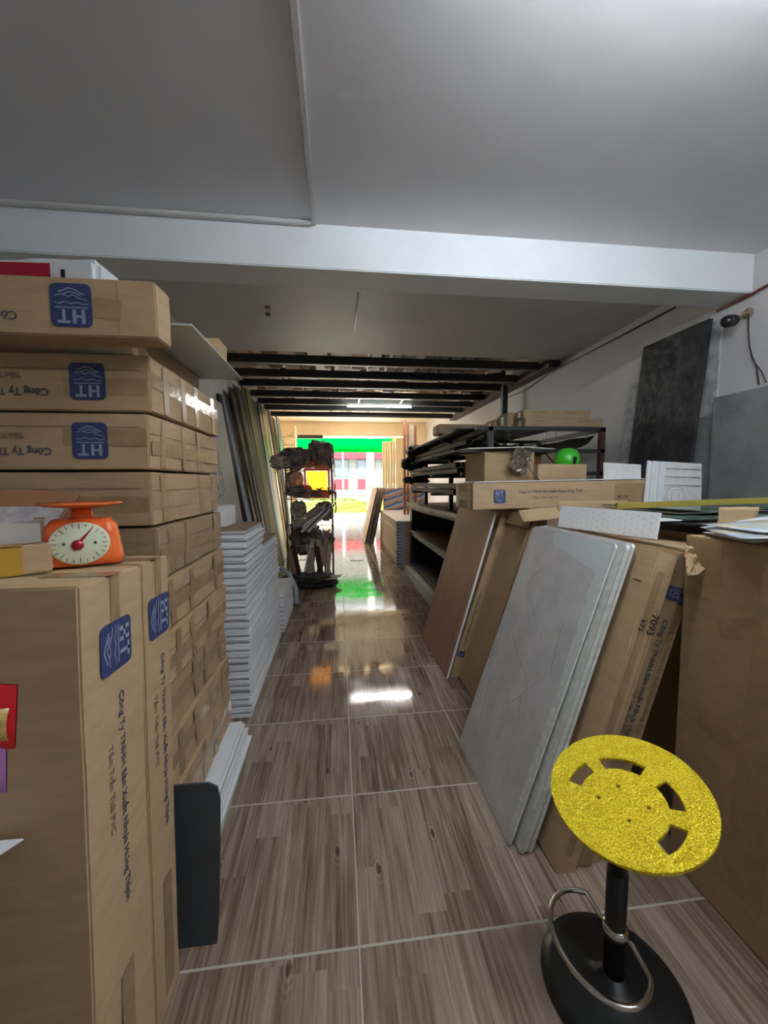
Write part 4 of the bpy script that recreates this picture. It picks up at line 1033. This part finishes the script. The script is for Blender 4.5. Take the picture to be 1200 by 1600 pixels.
# grey stone-look panels
def stone_panel(label, x0, ang, y0, L, Hc, th, first=False):
    t = thing('stone_look_panel', label, 'panel', (x0, y0, .004), (0, ang, 0), 'grey stone-look panels leaning on the right')
    m4 = Matrix((( 0, 0, 1, 0), (1, 0, 0, 0), (0, 1, 0, 0), (0, 0, 0, 1)))
    pts = [(x + L / 2, y + Hc / 2) for x, y in rrect(L, Hc, .018)]
    mb = MB(); mb.prism(pts, 0, th, m4)
    o = mb.build('sheet', [M['stone_face'], M['stone_edge']], t)
    for p in o.data.polygons:
        if abs(p.normal.x) < .5: p.material_index = 1
    mb = MB(); mb.prism([(x + L / 2, y + Hc / 2) for x, y in rrect(L - .012, Hc - .012, .014)], -.0008, 0, m4)
    if not first: o2 = mb.build('face_print', M['stone_edge'], t)
    else: o2 = mb.build('face_print', M['stone_face'], t)
    return t, m4
t, m4 = stone_panel('grey stone-look panel, the front one of the leaning set, with a milky film corner', .648, R(18.9), 1.385, .64, 1.27, .009, True)
film = [(.012, 1.262), (.42, 1.262), (.425, 1.235), (.41, 1.205), (.37, 1.19), (.3, 1.187), (.2, 1.168), (.11, 1.15), (.06, 1.15), (.055, 1.12), (.04, .95), (.025, .8), (.012, .6), (.004, .6)]
MB().prism(film, -.0016, -.0008, m4).build('film_patch', M['film'], t, 'milky protective film patch')
MB().prism([(.004, .03), (.03, .05), (.035, .3), (.03, .6), (.05, .9), (.06, 1.1), (.004, 1.2)], -.0013, -.0009, m4).build('pale_border', M['stone_edge'], t, 'pale border strip')
rv = random.Random(5)
for (u, v, du, dv, nseg) in ((.5, .95, -.03, -.022, 9), (.5, .72, -.018, -.012, 16), (.56, .42, -.008, -.03, 9), (.17, .62, .012, -.02, 10), (.14, .9, -.004, -.03, 8), (.3, .33, .002, -.02, 5), (.42, 1.08, .012, -.02, 6), (.25, .5, -.01, -.02, 5)):
    a = Vector((u, v)); mb = MB()
    for q in range(nseg):
        b = a + Vector((du + rv.uniform(-.008, .008), dv + rv.uniform(-.008, .008)))
        if True:
            dd = (b - a).normalized(); n_ = Vector((-dd.y, dd.x)) * rv.uniform(.0004, .0011)
            mb.prism([tuple(a + n_), tuple(a - n_), tuple(b - n_), tuple(b + n_)], -.0012, -.0007, m4)
        a = b
    mb.build('vein', M['crack'], t, 'thin dark vein')
for k, (x, a, y) in enumerate(((.682, 18.0, 1.345), (.697, 17.9, 1.352), (.712, 17.8, 1.347), (.727, 17.7, 1.36))):
    stone_panel('grey stone-look panel, the %s one behind the front panel' % ['first', 'second', 'third', 'rearmost'][k], x, R(a), y, .66, 1.265, .0105)

# cartons leaning behind them
for k, (x, th, ci) in enumerate(((.775, .078, 0), (.860, .064, 2), (.930, .045, 1))):
    t, fl, fn = lean_carton(['leaning brown carton right behind the grey panels with handwriting on its end',
                             'leaning brown carton with a blue mark on its end, middle one by the grey panels',
                             'thin leaning brown carton wedged beside the big upright carton on the right'][k], x, 1.265 + .012 * k, .74, th, 1.25 - .01 * k, R(17.0), ci, 130 + k, crush=.005)
    if k == 0:
        tape_strip(t, at(fn, -.012, 0, PI / 2, .001), 1.1, .03, 'tape_clear')
        text('7093', .04, M['marker'], t, at(fn, .02, .4, -PI / 2, .002))
        text('k73', .03, M['marker'], t, at(fn, -.02, .37, -PI / 2, .002))
        mb = MB()
        for (a, b, c_, d_) in ((-.02, -.0188, -.2, .42), (.0218, .023, -.2, .42), (-.02, .023, .419, .421), (-.02, .023, .06, .062), (-.02, .023, -.2, -.198)): mb.box(a, b, c_, d_, 0, .0005)
        mb.build('printed_frame', M['ink_grey'], t).matrix_local = at(fn, 0, 0, 0, .0015)
        MB().box(-.006, .03, -.0015, .0015, 0, .001).build('pen_mark', M['marker'], t).matrix_local = at(fl, .3, .5)
        mb = MB()                                                                                           # torn top
        def tear(u, v): return (-.04 + .1 * u + .012 * noise.noise(Vector((u * 7, v * 4, 3))), -.02 - .05 * v + .02 * noise.noise(Vector((u * 5, v * 6, 1))), .02 - .1 * v * (1 - .3 * u) + .02 * noise.noise(Vector((u * 9, v * 9, 8))))
        mb.grid(tear, 8, 8, .002, smooth=False); f_ = mb.build('torn_flap', M['card'][3], t); f_.location = (.1, .0, 1.27)
    if k == 1:
        logo(t, at(fn, 0, .47, -PI / 2, .0015), .056)
        text(T1, .03, M['ink'], t, at(fn, .004, .37, -PI / 2, .0012))
        text(T2, .022, M['ink_grey'], t, at(fn, -.02, .1, -PI / 2, .0012))
        tape_strip(t, at(fn, 0, -.45, PI / 2, .001), .3, .05, 'tape_clear')
    if k == 2:
        logo(t, at(fn, 0, .44, -PI / 2, .0015), .045)
        text(T1, .025, M['ink_grey'], t, at(fn, 0, .36, -PI / 2, .001))
    tape_strip(t, at(fl, -.12, .3, PI / 2, .001), .5, .05)

# dotted white panel
t = thing('perforated_panel', 'white perforated panel with rows of small dots behind the grey panels', 'panel', (1.325, 1.50, 1.2), (0, R(10), R(15)))
MB().box(0, .012, 0, .53, 0, .115, bev=.001).build('sheet', M['foam'], t)
mb = MB()
for i in range(17):
    for j in range(4):
        y, z = .03 + .029 * i, .107 - .028 * (j + .5 * (i % 2)) - .012
        mb.lathe([(0, 0), (.0028, 0), (.0028, .0006), (0, .0006)], 6, Matrix.Translation((-.0006, y, z)) @ Matrix.Rotation(PI / 2, 4, 'Y'))
mb.build('perforations', M['foam_grey'], t)
# the big upright carton on the right and its hidden neighbours
BX = 1.245
t = carton('big plain brown carton standing upright at the right edge', .2, 1.0, 1.25, (BX + .1, .775, .002), (0, 0, R(0)), ci=1, seed=140, crush=.0015)
fl = face(.2, 1.0, 1.25, 'left')
def fy(y): return .775 - y            # left-face u for a world y
tape_strip(t, at(fl, fy(1.18), .53, PI / 2 + .02, .001), .13, .09)
tape_strip(t, at(fl, fy(1.06), .36, .42, .001), .16, .06)
tape_strip(t, at(fl, fy(1.1), -.02, -.2, .001), .18, .06)
tape_strip(t, at(fl, fy(.98), .05, PI / 2 - .06, .001), 1.1, .12, 'tape')
MB().box(-.06, .06, -.0008, .0008, 0, .0008).build('crease', M['card_dark'], t).matrix_local = at(fl, fy(1.24), .42, -.1)
rc_ = random.Random(31)
for i, (x, y, w, d, h) in enumerate(((1.46, 1.0, .2, 1.3, 1.22), (1.62, 1.1, .3, 1.2, 1.2), (1.94, 1.3, .4, 1.2, 1.22), (2.36, 1.2, .45, 1.3, 1.24), (1.38, 1.34, .2, .9, 1.17), (1.34, 2.56, .36, .36, 1.2), (1.75, 2.56, .8, .3, 1.225))):
    if i == 0: continue
    x0 = x if i else x
    carton(['', 'dark standing carton behind the big right carton under the glass sheets', 'standing carton under the middle of the glass sheets', 'standing carton against the cement wall under the yellow strip', 'standing carton right behind the leaning cartons by the dotted panel', 'standing carton right behind the plain leaning carton', 'standing carton under the plaster tiles'][i], w, d, h, (x0 + w / 2, y + d / 2 - (.0 if i != 1 else 0), .002), ci=2, seed=150 + i)
# extra flaps and rags of cardboard on top
def flap(label, loc, rot, w, h, ci=0, seed=0, m=None):
    def fn_(u, v): return ((u - .5) * w, .02 * math.sin(v * 2 + seed) + .006 * noise.noise(Vector((u * 5, v * 5, seed))), v * h)
    o = MB().grid(fn_, 8, 8, .004).build('cardboard_flap', m or M['card'][ci]); tag(o, label, 'cardboard', None, loc, rot); return o
flap('upright brown cardboard flap beside the fanned posters', (1.63, 1.4, 1.215), (R(-12), 0, R(-4)), .17, .125, 0, 1)
flap('bent brown flap rising under the long marked carton', (1.62, 2.3, 1.205), (R(-25), 0, R(4)), .5, .12, 1, 2)
flap('torn brown cardboard piece under the yellow strip', (1.33, 1.95, 1.19), (R(-50), R(10), R(20)), .22, .12, 2, 4)
flap('crushed dark cardboard piece left of the yellow strip', (1.28, 2.28, 1.21), (R(-35), R(-6), R(-8)), .3, .1, 1, 6)

# sheets of glass, strip and posters
for k, (x, y, z, rz, ry, m_, nm, lab) in enumerate((
        (1.5, 1.52, 1.252, 3, -1.2, 'black_matt', 'dark_sheet', 'black sheet at the bottom of the glass sheets on the right cartons'),
        (1.42, 1.62, 1.262, -6, -1.0, 'white', 'white_sheet', 'white sheet poking out among the glass sheets'),
        (1.55, 1.56, 1.273, 5, -1.0, 'glass_green', 'glass_sheet', 'green glass sheet lying on the right cartons, the lower one'),
        (1.62, 1.7, 1.286, -3, -1.3, 'mirror', 'mirror_sheet', 'mirror sheet lying between the two green glass sheets'),
        (1.7, 1.62, 1.3, 9, -1.0, 'glass_green', 'glass_sheet', 'green glass sheet lying on the right cartons, the upper one'))):
    o = MB().box(0, 1.05, 0, .62, 0, .006, bev=.001).build(nm, M[m_]); tag(o, lab, 'sheet', None, (x, y, z), (0, R(ry), R(rz)))
o = MB().box(0, 1.1, 0, .02, 0, .028, bev=.002).box(0, 1.1, .02, .05, 0, .006).build('yellow_strip', M['yellow_strip']); tag(o, 'long olive yellow strip lying over the glass sheets', 'strip', None, (1.3, 1.7, 1.315), (0, R(-1.5), R(-3)))
for k in range(4):
    def ps(u, v, k=k): return (.5 * u, .24 * v - .12, .03 * u * u - .035 * (1 - u) ** 2 * (1 if k % 2 else .4) - .02 * math.sin(v * 3) * u)
    o = MB().grid(ps, 8, 6, .0012).build('printed_poster', M['poster'] if k % 2 == 0 else M['paper']); tag(o, 'printed poster fanned out on the big right carton, ' + nth(k, 4), 'poster', 'fanned posters on the big carton', (1.22 + .035 * k, 1.12 + .02 * k, 1.292 + .006 * k), (0, 0, R(-26 + 9 * k)))

# long marked carton lying on the leaning tops
t = carton('long brown carton with blue mark lying across the leaning boards', 1.3, .38, .182, (.912 + .65, 2.6 + .19, 1.262), (0, R(-.9), R(.5)), ci=0, seed=160, crush=.003, name='long_carton')
fr = face(1.3, .38, .182, 'front')
logo(t, at(fr, -.65 + .19, -.003, 0, .0012), .092)
text(T1, .026, M['ink'], t, at(fr, -.65 + .325, .025, 0, .001))
text(T2, .024, M['ink_grey'], t, at(fr, -.65 + .43, -.018, 0, .001))
text('M2 7093', .03, M['marker'], t, at(fr, .42, -.03, 0, .001))
tape_strip(t, at(fr, .52, -.0, 0, .0008), .24, .13)
fl = face(1.3, .38, .182, 'left')
tape_strip(t, at(fl, 0, .0, 0, .001), .36, .06, 'tape_clear'); tape_strip(t, at(fl, .12, 0, PI / 2, .0015), .16, .05, 'tape_clear'); tape_strip(t, at(fl, -.14, 0, PI / 2, .0015), .16, .05, 'tape_clear')
o = MB().box(-.64, .64, -.18, .18, 0, .005).build('white_sheet', M['white']); tag(o, 'white sheet lying on the long marked carton', 'sheet', None, (1.562, 2.785, 1.449), (0, R(-.9), R(.5)))

# plaster tiles
ZP = 1.236
def tile_thing(nm, lab, x, y, z, rot): return thing(nm, lab, 'tile', (x, y, z), rot)
t = tile_thing('plaster_tile', 'plain white plaster tile, left of the ribbed moulding', 1.88, 2.6, ZP, (R(-6), R(3), R(2)))
MB().box(0, .3, 0, .012, 0, .345, bev=.002).build('sheet', M['plaster'], t)
t = tile_thing('ribbed_moulding', 'white ribbed moulding standing between the plaster tiles', 2.16, 2.56, ZP, (R(-6), R(8), R(0)))
mb = MB()
for k in range(5): mb.box(.03 * k, .03 * k + .022, -.012 * (k % 2), .012, 0, .36, bev=.003)
mb.box(0, .14, .008, .014, 0, .36); mb.build('ribs', M['white'], t)
t = tile_thing('carved_tile', 'white carved plaster tile with horizontal bars and a round rosette', 2.27, 2.6, ZP, (R(-6), R(3), R(-1)))
MB().box(0, .38, 0, .014, 0, .355, bev=.002).build('sheet', M['plaster'], t)
for z in (.31, .25, .19): MB().tube([(.02, -.003, z), (.36, -.003, z)], .006, 8).build('raised_bar', M['plaster'], t)
mb = MB()
for r_ in (.035, .06, .08): mb.tube([(.17 + r_ * math.cos(a), -.002, .1 + r_ * math.sin(a)) for a in [2 * PI * q / 28 for q in range(28)]], .004, 6, closed=True)
mb.build('rosette', M['plaster'], t)

# dark slate slab leaning on the right wall
t = thing('slate_slab', 'dark rough stone slab leaning upright on the right wall', 'slab', (2.715, 2.8, 1.24), (0, R(5.5), 0))
bm_ = MB()
def sl(s):
    def f(u, v):
        e = min(u, 1 - u, v, 1 - v)
        return (s * .015 - s * .0 + (-.012 * noise.noise(Vector((u * 5, v * 8, 3))) - .005 * noise.noise(Vector((u * 16, v * 22, 5)))) * (e > .01) * (s < 0), .66 * u, 1.445 * v)
    return f
bm_.grid(sl(-1), 30, 54); bm_.grid(sl(1), 1, 1); bm_.box(-.015, .015, 0, .66, 0, 1.445)
bm_.build('stone', M['slate'], t)
o = MB().box(-.012, .0, 0, .7, 0, 1.15, bev=.002).build('grey_backing_board', M['cement_edge']); tag(o, 'thin grey board leaning behind the dark stone slab', 'board', None, (2.74, 2.92, 1.24), (0, R(6.5), 0))
o = carton('standing carton under the dark stone slab', .4, .78, 1.235, (2.66, 3.2, .002), ci=2, seed=170)

# bullet camera and cables on the pillar
t = thing('bullet_camera', 'black bullet security camera on a bracket at the top of the right pillar', 'security camera', (2.9, 2.56, 2.62))
mx = Matrix.Translation((-.11, .03, -.045)) @ Matrix.Rotation(R(-105), 4, 'Y') @ Matrix.Rotation(R(18), 4, 'X')
MB().lathe([(0, .05), (.02, .05), (.038, .04), (.042, .02), (.04, -.03), (.034, -.05), (0, -.05)], 28, mx).build('housing', M['black_matt'], t)
MB().lathe([(0, .075), (.02, .073), (.036, .06), (.041, .04), (.04, .02), (0, .02)], 28, mx).build('lens_dome', M['black'], t, 'glossy black dome')
mb = MB().tube([(-.08, .02, -.03), (-.05, .0, -.005), (-.01, 0, .01)], .012, 10); mb.build('bracket', M['beige_edge'], t)
MB().lathe([(0, 0), (.035, 0), (.035, .012), (0, .014)], 20, Matrix.Rotation(-PI / 2, 4, 'Y')).build('mount', M['beige_edge'], t)
o = MB().tube([(2.885, 2.55, 2.61), (2.88, 2.54, 2.5), (2.875, 2.52, 2.38), (2.88, 2.5, 2.3), (2.885, 2.47, 2.22), (2.888, 2.45, 2.1)], .005, 6).tube([(2.875, 2.52, 2.38), (2.87, 2.49, 2.28), (2.88, 2.43, 2.18), (2.885, 2.40, 2.1)], .004, 6).build('camera_cable', M['wire']); tag(o, 'knotted dark cable hanging below the security camera', 'cable')
o = MB().tube([(2.885, 2.0, 2.76), (2.885, 2.3, 2.765), (2.88, 2.55, 2.735), (2.885, 2.79, 2.73)], .009, 6).build('red_cable', M['wire_red']); tag(o, 'dark red cable running under the beam end at the right wall', 'cable')
o = MB().tube([(2.885, 3.17, 2.92), (2.885, 4.2, 2.915), (2.885, 5.2, 2.912), (2.885, 5.9, 2.84), (2.885, 6.8, 2.87)], .007, 6).build('wall_cable', M['wire']); tag(o, 'thin dark cable running along the top of the right wall', 'cable')
o = MB().tube([(0, 0, 0), (.04, .02, .002), (.07, -.04, 0), (.02, -.1, .002), (.05, -.14, 0)], .003, 6).build('wire_scrap', M['wire']); tag(o, 'small dark wire scrap lying on the floor near the shelf unit', 'wire', None, (.66, 4.13, .0035))
o = MB().tube([(0, 0, 0), (.12, -.03, .001), (.25, .0, 0)], .004, 6).build('wire_scrap', M['wire']); tag(o, 'thin dark stick on the bright floor near the doorway', 'wire', None, (.2, 7.2, .0045))

# ------------------------------------------------------------------ bar stool
t = thing('bar_stool', 'bar stool with a gold glitter seat, black column and chrome foot ring', 'stool', (.762, .94, 0))
MB().lathe([(0, .0), (.188, .0), (.192, .004), (.190, .010), (.16, .016), (.08, .024), (.045, .034), (.032, .05), (0, .05)], 64).build('base', M['black'], t, 'round black base')
MB().lathe([(0, .03), (.027, .03), (.027, .36), (.0, .36)], 32).build('column', M['black'], t)
MB().lathe([(0, .34), (.024, .34), (.024, .55), (.03, .56), (.03, .575), (0, .575)], 32).build('upper_column', M['black'], t)
SC = Vector((-.005, -.03, .614)); nrm = Vector((-.286, -.1146, 1)).normalized()
ux = Vector((1, 0, .286)).normalized(); uy = nrm.cross(ux)
sm = Matrix((ux, uy, nrm)).transposed().to_4x4(); sm.translation = SC
def disc_with_slots(Rr, slots, c, r0, r1, z0, z1):
    cu = bpy.data.curves.new('seat', 'CURVE'); cu.dimensions = '2D'; cu.fill_mode = 'BOTH'; cu.extrude = (z1 - z0) / 2; cu.bevel_depth = .0012; cu.bevel_resolution = 2
    def poly(pts):
        s = cu.splines.new('POLY'); s.points.add(len(pts) - 1)
        for p, q in zip(s.points, pts): p.co = (q[0], q[1], 0, 1)
        s.use_cyclic_u = True
    poly([(Rr * math.cos(2 * PI * k / 120), Rr * math.sin(2 * PI * k / 120)) for k in range(120)])
    for a0, a1 in slots:
        n = 16; P = []
        pad = .0
        for k in range(n + 1):
            a = R(a0 + (a1 - a0) * k / n); P.append((c[0] + r1 * math.cos(a), c[1] + r1 * math.sin(a)))
        for k in range(n + 1):
            a = R(a1 + (a0 - a1) * k / n); P.append((c[0] + r0 * math.cos(a), c[1] + r0 * math.sin(a)))
        poly(P)
    for (hx, hy) in ((-.009, .023), (-.074, .014), (.018, -.052), (-.047, -.062)):
        poly([(hx + .006 * math.cos(2 * PI * k / 14), hy + .006 * math.sin(2 * PI * k / 14)) for k in range(14)])
    o = bpy.data.objects.new('seat', cu); COL.objects.link(o); bpy.context.view_layer.update()
    me = bpy.data.meshes.new_from_object(o.evaluated_get(bpy.context.evaluated_depsgraph_get()))
    bpy.data.objects.remove(o); return me
me = disc_with_slots(.19, ((95, 131), (27, 78), (-32, 5), (-89, -52)), (-.028, -.019), .1, .137, 0, .008)
me.materials.clear(); me.materials.append(M['glitter'])
s_ = bpy.data.objects.new('seat', me); COL.objects.link(s_); s_.parent = t; s_.matrix_local = sm; s_['label'] = 'gold glitter seat disc with curved slots'
MB().box(-.09, .04, -.08, .04, -.018, -.008, bev=.003).build('mounting_plate', M['black'], t).matrix_local = sm
# foot ring: loop that starts and ends on the column
pts = []
for k in range(41):
    a = R(20 + 320 * k / 40)
    pts.append((.105 * math.cos(a) * 1.0, .145 * math.sin(a) * 1.0))
loop = [(0, .02, .165), (-.01, .05, .165)]
for k in range(45):
    a = R(62 + 256 * k / 44)
    loop.append((-.062 + .112 * math.cos(a), -.01 + .14 * math.sin(a), .165))
loop += [(.03, -.03, .165), (.01, -.01, .165)]
MB().tube(loop, .0075, 10).lathe([(.027, .165), (.033, .168), (.033, .195), (.027, .198)], 24).build('foot_ring', M['chrome'], t, 'chrome foot ring')
